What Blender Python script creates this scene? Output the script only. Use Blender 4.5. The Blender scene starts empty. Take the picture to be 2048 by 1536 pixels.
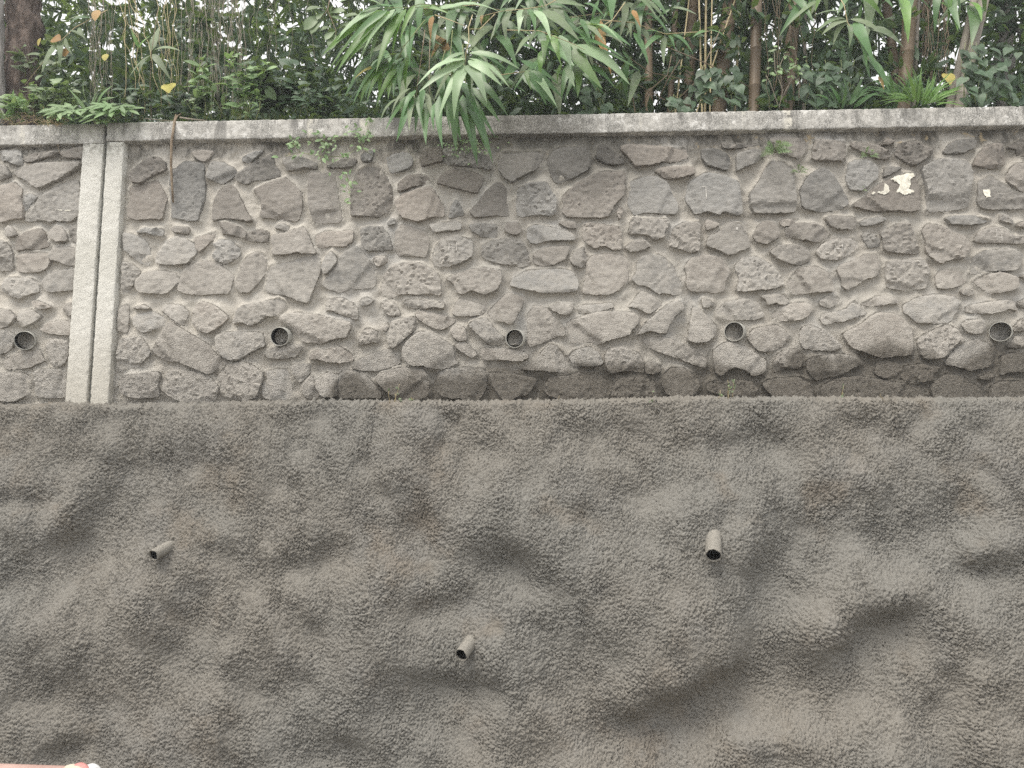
import bpy, math, random
import numpy as np
from mathutils import Vector, Matrix
from mathutils.geometry import delaunay_2d_cdt

# ------------------------------------------------------------------ camera, sky, sun, exposure
sc = bpy.context.scene
rad = math.radians
F_PX = 1479.0                       # focal length in pixels of the 2048 wide frame
YAW, PITCH, ROLL = rad(1.7215), rad(6.8749), rad(0.2228)
CAM = np.array([0.0, -4.5, 1.6])
cd = bpy.data.cameras.new('camera'); cam = bpy.data.objects.new('camera', cd)
sc.collection.objects.link(cam)
cd.sensor_width = 36.0; cd.lens = 36.0 * F_PX / 2048.0
cd.clip_start = 0.05; cd.clip_end = 400.0
cam.location = CAM; cam.rotation_euler = (math.pi / 2 + PITCH, ROLL, YAW)
sc.camera = cam

SUN_EL, SUN_AZ = rad(61), rad(-143)      # azimuth measured from +Y towards +X: front left of the wall
world = bpy.data.worlds.new('World'); sc.world = world; world.use_nodes = True
wn = world.node_tree.nodes; wl = world.node_tree.links
sky = wn.new('ShaderNodeTexSky'); sky.sky_type = 'NISHITA'; sky.sun_disc = False
sky.sun_elevation = SUN_EL; sky.sun_rotation = SUN_AZ
sky.air_density = 1.2; sky.dust_density = 6.0; sky.ozone_density = 1.0
hs = wn.new('ShaderNodeHueSaturation'); hs.inputs['Saturation'].default_value = 0.30
wl.new(sky.outputs[0], hs.inputs['Color'])
veil = wn.new('ShaderNodeMix'); veil.data_type = 'RGBA'; veil.inputs[0].default_value = .62
veil.inputs[7].default_value = (8.4, 8.3, 8.15, 1)          # thin even cloud over the whole sky
wl.new(hs.outputs[0], veil.inputs[6]); wl.new(veil.outputs[2], wn['Background'].inputs['Color'])
wn['Background'].inputs['Strength'].default_value = 0.105
sd = bpy.data.lights.new('sun', 'SUN'); sun = bpy.data.objects.new('sun', sd)
sc.collection.objects.link(sun)
sd.energy = 1.2; sd.angle = rad(26); sd.color = (1.0, 0.93, 0.82)
_d = Vector((math.sin(SUN_AZ) * math.cos(SUN_EL), math.cos(SUN_AZ) * math.cos(SUN_EL), math.sin(SUN_EL)))
sun.rotation_euler = _d.to_track_quat('Z', 'Y').to_euler()
sc.view_settings.view_transform = 'Standard'; sc.view_settings.look = 'None'
sc.view_settings.exposure = 1.08; sc.view_settings.gamma = 1.0
sc.view_settings.use_curve_mapping = False
sc.render.engine = 'CYCLES'
sc.cycles.use_denoising = False; sc.cycles.max_bounces = 6; sc.cycles.diffuse_bounces = 3; sc.cycles.transmission_bounces = 3

# ------------------------------------------------------------------ pixel of the photograph -> point on a plane Y = const
def _rot():
    a = math.pi / 2 + PITCH
    Rx = np.array([[1, 0, 0], [0, math.cos(a), -math.sin(a)], [0, math.sin(a), math.cos(a)]])
    c, s = math.cos(ROLL), math.sin(ROLL); Ry = np.array([[c, 0, s], [0, 1, 0], [-s, 0, c]])
    c, s = math.cos(YAW), math.sin(YAW); Rz = np.array([[c, -s, 0], [s, c, 0], [0, 0, 1]])
    return Rz @ Ry @ Rx
ROT = _rot()
def at(px, py, Y):
    d = ROT @ np.array([(px - 1024) / F_PX, -(py - 768) / F_PX, -1.0])
    return CAM + d * ((Y - CAM[1]) / d[1])
def V(px, py, Y): return Vector(at(px, py, Y))
def to_px(P):
    q = (P - CAM) @ ROT
    return 1024 + F_PX * q[..., 0] / -q[..., 2], 768 - F_PX * q[..., 1] / -q[..., 2]

# ------------------------------------------------------------------ noise tables (tileable)
def ftab(n, cell, lmin, lmax, seed, aniso=1.0):
    """band limited noise, n x n cells of size cell (m), wavelengths lmin..lmax (m), std 1"""
    r = np.random.default_rng(seed)
    w = np.fft.fft2(r.standard_normal((n, n)))
    k = np.fft.fftfreq(n, cell)
    ky, kx = np.meshgrid(k, k, indexing='ij')
    kk = np.hypot(ky, kx * aniso)
    a = np.exp(-(np.maximum(kk - 1 / lmin, 0) * lmin * 1.8) ** 2) * (1 - np.exp(-(kk * lmax) ** 4))
    a[0, 0] = 0
    t = np.fft.ifft2(w * a).real
    return (t / t.std(), cell)
def samp(T, x, z):
    t, c = T; n = t.shape[0]
    u = np.asarray(x) / c; v = np.asarray(z) / c
    iu = np.floor(u).astype(int); iv = np.floor(v).astype(int); fu = u - iu; fv = v - iv
    i0, i1, j0, j1 = iu % n, (iu + 1) % n, iv % n, (iv + 1) % n
    return (t[j0, i0] * (1 - fu) + t[j0, i1] * fu) * (1 - fv) + (t[j1, i0] * (1 - fu) + t[j1, i1] * fu) * fv
T_GRAIN = ftab(1024, .004, .013, .024, 1)
T_GRAIN2 = ftab(1024, .005, .024, .045, 2)
T_MID = ftab(512, .012, .10, .25, 3)
T_BIG = ftab(256, .05, .45, 1.1, 4)
T_LUMP = ftab(512, .010, .05, .11, 9)
T_PATCH = ftab(256, .04, .25, .8, 10)
T_CRUST = ftab(1024, .005, .026, .046, 12)
T_VERT = ftab(256, .04, .22, .60, 8, aniso=.55)
T_FINE = ftab(512, .004, .012, .05, 5)
T_STONE = ftab(512, .006, .045, .20, 6)
T_LAYER = ftab(512, .006, .03, .30, 7, aniso=0.35)

# ------------------------------------------------------------------ small mesh helpers
COL = sc.collection
def mesh_np(name, v, quads=None, tris=None, smooth=False, mat=None):
    m = bpy.data.meshes.new(name)
    v = np.asarray(v, dtype=np.float32).reshape(-1, 3)
    q = np.zeros((0, 4), int) if quads is None else np.asarray(quads, int).reshape(-1, 4)
    t = np.zeros((0, 3), int) if tris is None else np.asarray(tris, int).reshape(-1, 3)
    m.vertices.add(len(v)); m.vertices.foreach_set('co', v.ravel())
    nl = len(q) * 4 + len(t) * 3
    m.loops.add(nl); m.loops.foreach_set('vertex_index', np.concatenate([q.ravel(), t.ravel()]).astype(np.int32))
    m.polygons.add(len(q) + len(t))
    ls = np.concatenate([np.arange(len(q)) * 4, len(q) * 4 + np.arange(len(t)) * 3]).astype(np.int32)
    m.polygons.foreach_set('loop_start', ls)
    if smooth: m.polygons.foreach_set('use_smooth', np.ones(len(ls), bool))
    m.update(calc_edges=True); m.validate()
    if mat: m.materials.append(mat)
    return m
def grid_quads(nr, nc):
    a = np.arange(nr * nc).reshape(nr, nc)
    return np.stack([a[:-1, :-1], a[:-1, 1:], a[1:, 1:], a[1:, :-1]], -1).reshape(-1, 4)
def link(name, mesh, parent=None, loc=None):
    o = bpy.data.objects.new(name, mesh); COL.objects.link(o)
    if parent: o.parent = parent
    if loc is not None: o.location = loc
    return o
def tag(o, label=None, cat=None, group=None, kind=None):
    if label: o['label'] = label
    if cat: o['category'] = cat
    if group: o['group'] = group
    if kind: o['kind'] = kind
    return o
def empty(name, loc, label, cat, group=None):
    o = bpy.data.objects.new(name, None); COL.objects.link(o); o.location = loc
    o.empty_display_size = .1
    return tag(o, label, cat, group)
def shift(mesh, p):
    """mesh built in world coordinates, moved so that it fits a parent standing at p"""
    mesh.transform(Matrix.Translation(-Vector(p))); return mesh
class Tubes:
    def __init__(s): s.v = []; s.q = []; s.t = []
    def tube(s, pts, r0, r1=None, n=6, radii=None, cap=True):
        pts = [Vector(p) for p in pts]; m = len(pts); r1 = r0 if r1 is None else r1
        up = Vector((0.3, 0.9, 0.2)); base = len(s.v)
        for i, p in enumerate(pts):
            d = (pts[min(i + 1, m - 1)] - pts[max(i - 1, 0)])
            if d.length < 1e-9: d = Vector((0, 0, 1))
            d.normalize(); a = d.cross(up)
            if a.length < 1e-3: a = d.cross(Vector((1, 0, 0)))
            a.normalize(); b = d.cross(a)
            r = radii[i] if radii else r0 + (r1 - r0) * i / max(1, m - 1)
            for k in range(n):
                c = 2 * math.pi * k / n
                s.v.append(p + a * (r * math.cos(c)) + b * (r * math.sin(c)))
        for i in range(m - 1):
            for k in range(n):
                o = base + i * n
                s.q.append((o + k, o + (k + 1) % n, o + n + (k + 1) % n, o + n + k))
        if cap:
            for e, i in ((0, 0), (1, m - 1)):
                c = len(s.v); s.v.append(pts[i]); o = base + i * n
                for k in range(n):
                    f = (o + k, o + (k + 1) % n, c); s.t.append(f if e else f[::-1])
    def mesh(s, name, mat, smooth=True):
        return mesh_np(name, [tuple(p) for p in s.v], s.q, s.t, smooth, mat)
def wobble(a, b, n, amp, rng, sag=0.0):
    a = Vector(a); b = Vector(b); out = []
    o = Vector((0, 0, 0))
    for i in range(n + 1):
        t = i / n
        if 0 < i < n: o = o * .7 + Vector((rng.gauss(0, amp), rng.gauss(0, amp) * .6, rng.gauss(0, amp)))
        e = math.sin(math.pi * t)
        out.append(a.lerp(b, t) + o * min(1, e * 2) + Vector((0, 0, -sag * e)))
    return out

# ------------------------------------------------------------------ node material helper
class NM:
    def __init__(s, name, rough=0.9, spec=0.3):
        s.m = bpy.data.materials.new(name); s.m.use_nodes = True
        s.t = s.m.node_tree; s.n = s.t.nodes; s.b = s.n['Principled BSDF']
        s.b.inputs['Roughness'].default_value = rough
        s.b.inputs['Specular IOR Level'].default_value = spec
        g = s.n.new('ShaderNodeNewGeometry'); s.pos = g.outputs['Position']; s.geo = g
        s.oi = s.n.new('ShaderNodeObjectInfo')
    def put(s, sock, v):
        if isinstance(v, bpy.types.NodeSocket): s.t.links.new(v, sock)
        elif v is not None: sock.default_value = v
    def noise(s, scale, detail=5, rough=.6, vec=None, dist=0.0, stretch=None):
        vec = vec or s.pos
        if stretch:
            mp = s.n.new('ShaderNodeMapping'); s.put(mp.inputs['Vector'], vec); mp.inputs['Scale'].default_value = stretch
            vec = mp.outputs[0]
        x = s.n.new('ShaderNodeTexNoise'); s.put(x.inputs['Vector'], vec)
        x.inputs['Scale'].default_value = scale; x.inputs['Detail'].default_value = detail
        x.inputs['Roughness'].default_value = rough; x.inputs['Distortion'].default_value = dist
        return x.outputs['Fac']
    def voro(s, scale, vec=None, out='Distance', rnd=1.0):
        x = s.n.new('ShaderNodeTexVoronoi'); s.put(x.inputs['Vector'], vec or s.pos)
        x.inputs['Scale'].default_value = scale; x.inputs['Randomness'].default_value = rnd
        return x.outputs[out]
    def math(s, op, a, b=None, c=None):
        x = s.n.new('ShaderNodeMath'); x.operation = op
        for i, v in enumerate((a, b, c)): s.put(x.inputs[i], v)
        return x.outputs[0]
    def rng(s, v, a, b, c=0.0, d=1.0, smooth=True):
        x = s.n.new('ShaderNodeMapRange'); s.put(x.inputs[0], v)
        if smooth: x.interpolation_type = 'SMOOTHSTEP'
        for i, q in enumerate((a, b, c, d)): s.put(x.inputs[i + 1], q)
        return x.outputs[0]
    def mix(s, f, a, b, mode='MIX'):
        x = s.n.new('ShaderNodeMix'); x.data_type = 'RGBA'; x.blend_type = mode
        s.put(x.inputs[0], f)
        for i, v in ((6, a), (7, b)):
            s.put(x.inputs[i], v if isinstance(v, bpy.types.NodeSocket) else (*v, 1.0))
        return x.outputs[2]
    def sep(s, v=None):
        x = s.n.new('ShaderNodeSeparateXYZ'); s.put(x.inputs[0], v or s.pos); return x.outputs
    def col(s, c): s.put(s.b.inputs['Base Color'], c if isinstance(c, bpy.types.NodeSocket) else (*c, 1))
    def bump(s, h, dist, strength=1.0, prev=None):
        x = s.n.new('ShaderNodeBump'); s.put(x.inputs['Height'], h)
        x.inputs['Distance'].default_value = dist; x.inputs['Strength'].default_value = strength
        if prev: s.put(x.inputs['Normal'], prev)
        s.put(s.b.inputs['Normal'], x.outputs[0]); return x.outputs[0]

def spray_mask(n):
    """cement rebound thrown on the lowest stones: a real coat with its own ragged upper edge"""
    z = n.sep()[2]; x = n.sep()[0]
    edge = n.math('MULTIPLY_ADD', n.noise(2.6, 5), .55, 1.80)
    edge = n.math('ADD', edge, n.rng(x, -1.5, -1.1, -0.25, .15))
    edge = n.math('ADD', edge, n.rng(x, .4, 2.4, 0, .10))
    return n.rng(n.math('SUBTRACT', z, edge), .05, -.05)

def m_stone():
    n = NM('wall_stone', .92, .2)
    z = n.sep()[2]
    a = n.noise(7, 8, .68); b = n.noise(38, 6, .7); fine = n.noise(140, 4, .7)
    c = n.mix(n.rng(a, .3, .7), (.165, .158, .146), (.30, .29, .272))
    c = n.mix(n.rng(b, .35, .75, 0, .55), c, (.29, .275, .25))
    r = n.oi.outputs['Random']
    c = n.mix(n.rng(r, .3, 1, 0, .55), c, (.22, .185, .155))
    c = n.mix(n.rng(r, .35, 0, 0, .45), c, (.20, .21, .215))
    gain = n.math('MULTIPLY', n.rng(n.math('FRACT', n.math('MULTIPLY', r, 7.31)), 0, 1, .70, 1.28, False), n.rng(n.sep()[0], -2.6, .6, 1.2, .95))  # tone per stone; left side lightened, the glare there painted in
    hsv = n.n.new('ShaderNodeHueSaturation'); n.put(hsv.inputs['Value'], gain); n.put(hsv.inputs['Color'], c); c = hsv.outputs[0]
    # grey cement dust, thicker low on the wall
    dust = n.math('MULTIPLY', n.rng(z, 3.55, 2.5, .12, .82), n.rng(n.noise(11, 6, .7), .3, .62, .35, 1))
    c = n.mix(dust, c, (.445, .42, .38))
    # pale specks and chips
    c = n.mix(n.math('MULTIPLY', n.rng(n.noise(85, 3, .6), .64, .72), n.rng(n.noise(4, 2), .45, .65)), c, (.5, .48, .44))
    # black algae below the coping
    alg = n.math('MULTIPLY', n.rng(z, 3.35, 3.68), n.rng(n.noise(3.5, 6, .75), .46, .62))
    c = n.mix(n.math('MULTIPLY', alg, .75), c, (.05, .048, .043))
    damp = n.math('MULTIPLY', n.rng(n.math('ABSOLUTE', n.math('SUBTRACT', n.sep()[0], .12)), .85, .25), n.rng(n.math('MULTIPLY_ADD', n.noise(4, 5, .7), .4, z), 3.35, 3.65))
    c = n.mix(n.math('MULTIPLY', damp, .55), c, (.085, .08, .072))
    sp = spray_mask(n)
    spc = n.mix(n.rng(n.noise(60, 4, .7), .35, .65), (.088, .078, .064), (.155, .14, .118))
    c = n.mix(n.math('MULTIPLY', sp, .85), c, spc)
    n.col(c)
    lay = n.noise(22, 8, .72, stretch=(.7, .7, 2.4), dist=1.2)
    k = n.bump(n.math('ADD', lay, n.math('MULTIPLY', fine, .35)), .0075, .9)
    gr = n.math('ABSOLUTE', n.math('SUBTRACT', n.noise(85, 2, .5), .5))
    low = n.rng(z, 2.75, 2.15, .0, 1)
    n.bump(n.math('MULTIPLY', gr, n.math('MAXIMUM', sp, low)), .03, 1.0, k)
    return n.m

def m_mortar():
    n = NM('mortar', .95, .15)
    z, x = n.sep()[2], n.sep()[0]
    a = n.noise(3.2, 7, .6); b = n.noise(26, 6, .7)
    c = n.mix(n.rng(a, .3, .7), (.365, .34, .30), (.43, .41, .37))
    c = n.mix(n.rng(b, .4, .75, 0, .5), c, (.30, .28, .25))
    c = n.mix(n.rng(n.noise(1.4, 4), .52, .68, 0, .5), c, (.36, .37, .38))
    c = n.mix(n.rng(x, -2.8, .8, .55, 0), c, (.55, .52, .465))  # lighter to the left: glare on that side put into the colour
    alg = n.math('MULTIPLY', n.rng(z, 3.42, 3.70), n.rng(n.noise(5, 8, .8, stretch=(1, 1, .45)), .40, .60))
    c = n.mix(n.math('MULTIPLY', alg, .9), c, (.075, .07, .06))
    c = n.mix(n.math('MULTIPLY', n.rng(z, 3.5, 3.7), n.rng(n.noise(14, 5, .7), .58, .7)), c, (.42, .34, .22))
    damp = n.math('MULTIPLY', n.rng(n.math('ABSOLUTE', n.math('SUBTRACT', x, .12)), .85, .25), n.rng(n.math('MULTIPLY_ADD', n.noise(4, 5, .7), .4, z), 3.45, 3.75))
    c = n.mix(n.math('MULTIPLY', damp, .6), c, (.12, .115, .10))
    sp = spray_mask(n)
    spc = n.mix(n.rng(n.noise(60, 4, .7), .35, .65), (.088, .079, .065), (.155, .14, .118))
    c = n.mix(n.math('MULTIPLY', sp, .85), c, spc)
    n.col(c)
    k = n.bump(n.noise(55, 8, .75), .010, .8)
    gr = n.math('ABSOLUTE', n.math('SUBTRACT', n.noise(85, 2, .5), .5))
    n.bump(n.math('MULTIPLY', gr, n.math('MAXIMUM', sp, n.rng(z, 2.75, 2.15))), .03, 1.0, k)
    return n.m

def m_coping():
    n = NM('coping_concrete', .9, .25)
    z, x = n.sep()[2], n.sep()[0]
    a = n.noise(14, 9, .8); sp = n.noise(150, 5, .8)
    c = n.mix(n.rng(a, .35, .65), (.34, .33, .305), (.60, .585, .55))
    dark = n.math('MULTIPLY', n.rng(sp, .47, .56), n.rng(n.noise(5, 6, .75, stretch=(1.6, 1, .5)), .40, .56))
    c = n.mix(n.math('MULTIPLY', dark, .85), c, (.10, .10, .095))
    c = n.mix(n.math('MULTIPLY', n.rng(n.noise(10, 7, .8), .55, .62), .8), c, (.72, .71, .68))
    # run off streaks from the top edge
    st = n.noise(9, 6, .75, stretch=(1.0, .4, .12))
    c = n.mix(n.math('MULTIPLY', n.rng(st, .52, .62), n.rng(z, 3.70, 3.84, .25, .85)), c, (.16, .155, .145))
    lime = n.noise(5.2, 4, .6, stretch=(1.0, .3, .06))
    c = n.mix(n.math('MULTIPLY', n.math('MULTIPLY', n.rng(lime, .59, .66), n.rng(n.noise(40, 5, .8), .40, .56)), .75), c, (.74, .71, .62))
    # big dark patch under the bamboo: algae dirt, with the bamboo's shade painted in
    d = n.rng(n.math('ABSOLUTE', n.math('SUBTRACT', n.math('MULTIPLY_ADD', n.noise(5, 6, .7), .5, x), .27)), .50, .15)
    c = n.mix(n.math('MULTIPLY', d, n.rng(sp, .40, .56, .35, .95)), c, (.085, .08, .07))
    n.col(c)
    n.bump(n.math('ADD', n.noise(90, 8, .75), n.math('MULTIPLY', n.noise(16, 3), .6)), .006, .8)
    return n.m

def m_pilaster():
    n = NM('pilaster_concrete', .92, .2)
    z = n.sep()[2]
    c = n.mix(n.rng(n.noise(2.2, 5), .35, .65), (.60, .59, .54), (.70, .69, .645))
    grey = n.rng(z, 2.75, 2.05, 0, .75)
    c = n.mix(grey, c, (.48, .455, .40))
    c = n.mix(n.rng(n.noise(170, 3, .7), .54, .62, 0, .75), c, (.26, .25, .22))
    c = n.mix(n.math('MULTIPLY', n.rng(z, 3.55, 3.75), n.rng(n.noise(30, 5), .45, .6)), c, (.3, .29, .26))
    n.col(c)
    n.bump(n.noise(110, 6, .7), .007, .8)
    return n.m

def m_shot():
    n = NM('shotcrete', .93, .2)
    a = n.noise(1.1, 2, .5); b = n.noise(2.2, 2, .5); g = n.noise(110, 4, .75)
    c = n.mix(n.rng(a, .35, .65), (.205, .199, .182), (.220, .205, .180))
    c = n.mix(n.rng(b, .52, .68, 0, .35), c, (.205, .205, .199))
    c = n.mix(n.rng(n.noise(2.4, 3, .6), .56, .72, 0, .5), c, (.215, .18, .14))
    c = n.mix(n.rng(g, .45, .62, 0, .4), c, (.15, .142, .127))
    c = n.mix(n.rng(n.noise(.8, 3), .55, .7, 0, .3), c, (.235, .22, .195))
    n.col(c)
    gr = n.math('ABSOLUTE', n.math('SUBTRACT', n.noise(95, 2, .5), .5))
    k = n.bump(gr, .008, .8)
    n.bump(n.noise(300, 4, .7), .002, .9, k)
    return n.m

def m_plain(name, c1, c2, scale=20, rough=.85, bump=.003, spec=.25, stretch=None, rnd=0.0):
    n = NM(name, rough, spec)
    c = n.mix(n.rng(n.noise(scale, 6, .65, stretch=stretch), .33, .67), c1, c2)
    if rnd:
        hsv = n.n.new('ShaderNodeHueSaturation'); n.put(hsv.inputs['Color'], c)
        n.put(hsv.inputs['Value'], n.rng(n.oi.outputs['Random'], 0, 1, 1 - rnd, 1 + rnd, False)); c = hsv.outputs[0]
    n.col(c)
    if bump: n.bump(n.noise(scale * 3, 6, .7, stretch=stretch), bump, .9)
    return n.m

def m_leaf(name, c1, c2, trans=.30, rough=.42, island=False, dusty=0.0):
    n = NM(name, rough, .45)
    r = n.geo.outputs['Random Per Island'] if island else n.oi.outputs['Random']
    c = n.mix(r, c1, c2)
    hsv = n.n.new('ShaderNodeHueSaturation'); n.put(hsv.inputs['Color'], c)
    n.put(hsv.inputs['Value'], n.rng(n.math('FRACT', n.math('MULTIPLY', r, 13.7)), 0, 1, .7, 1.3, False)); c = hsv.outputs[0]
    c = n.mix(n.rng(n.noise(25, 4, .6), .4, .75, 0, .35 + dusty), c, tuple(x * .6 + .12 for x in c2))
    n.col(c)
    tr = n.n.new('ShaderNodeBsdfTranslucent'); n.put(tr.inputs['Color'], n.mix(.5, c, (.30, .42, .08)))
    mx = n.n.new('ShaderNodeMixShader'); mx.inputs[0].default_value = trans
    n.t.links.new(n.b.outputs[0], mx.inputs[1]); n.t.links.new(tr.outputs[0], mx.inputs[2])
    n.t.links.new(mx.outputs[0], n.n['Material Output'].inputs['Surface'])
    return n.m
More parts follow.
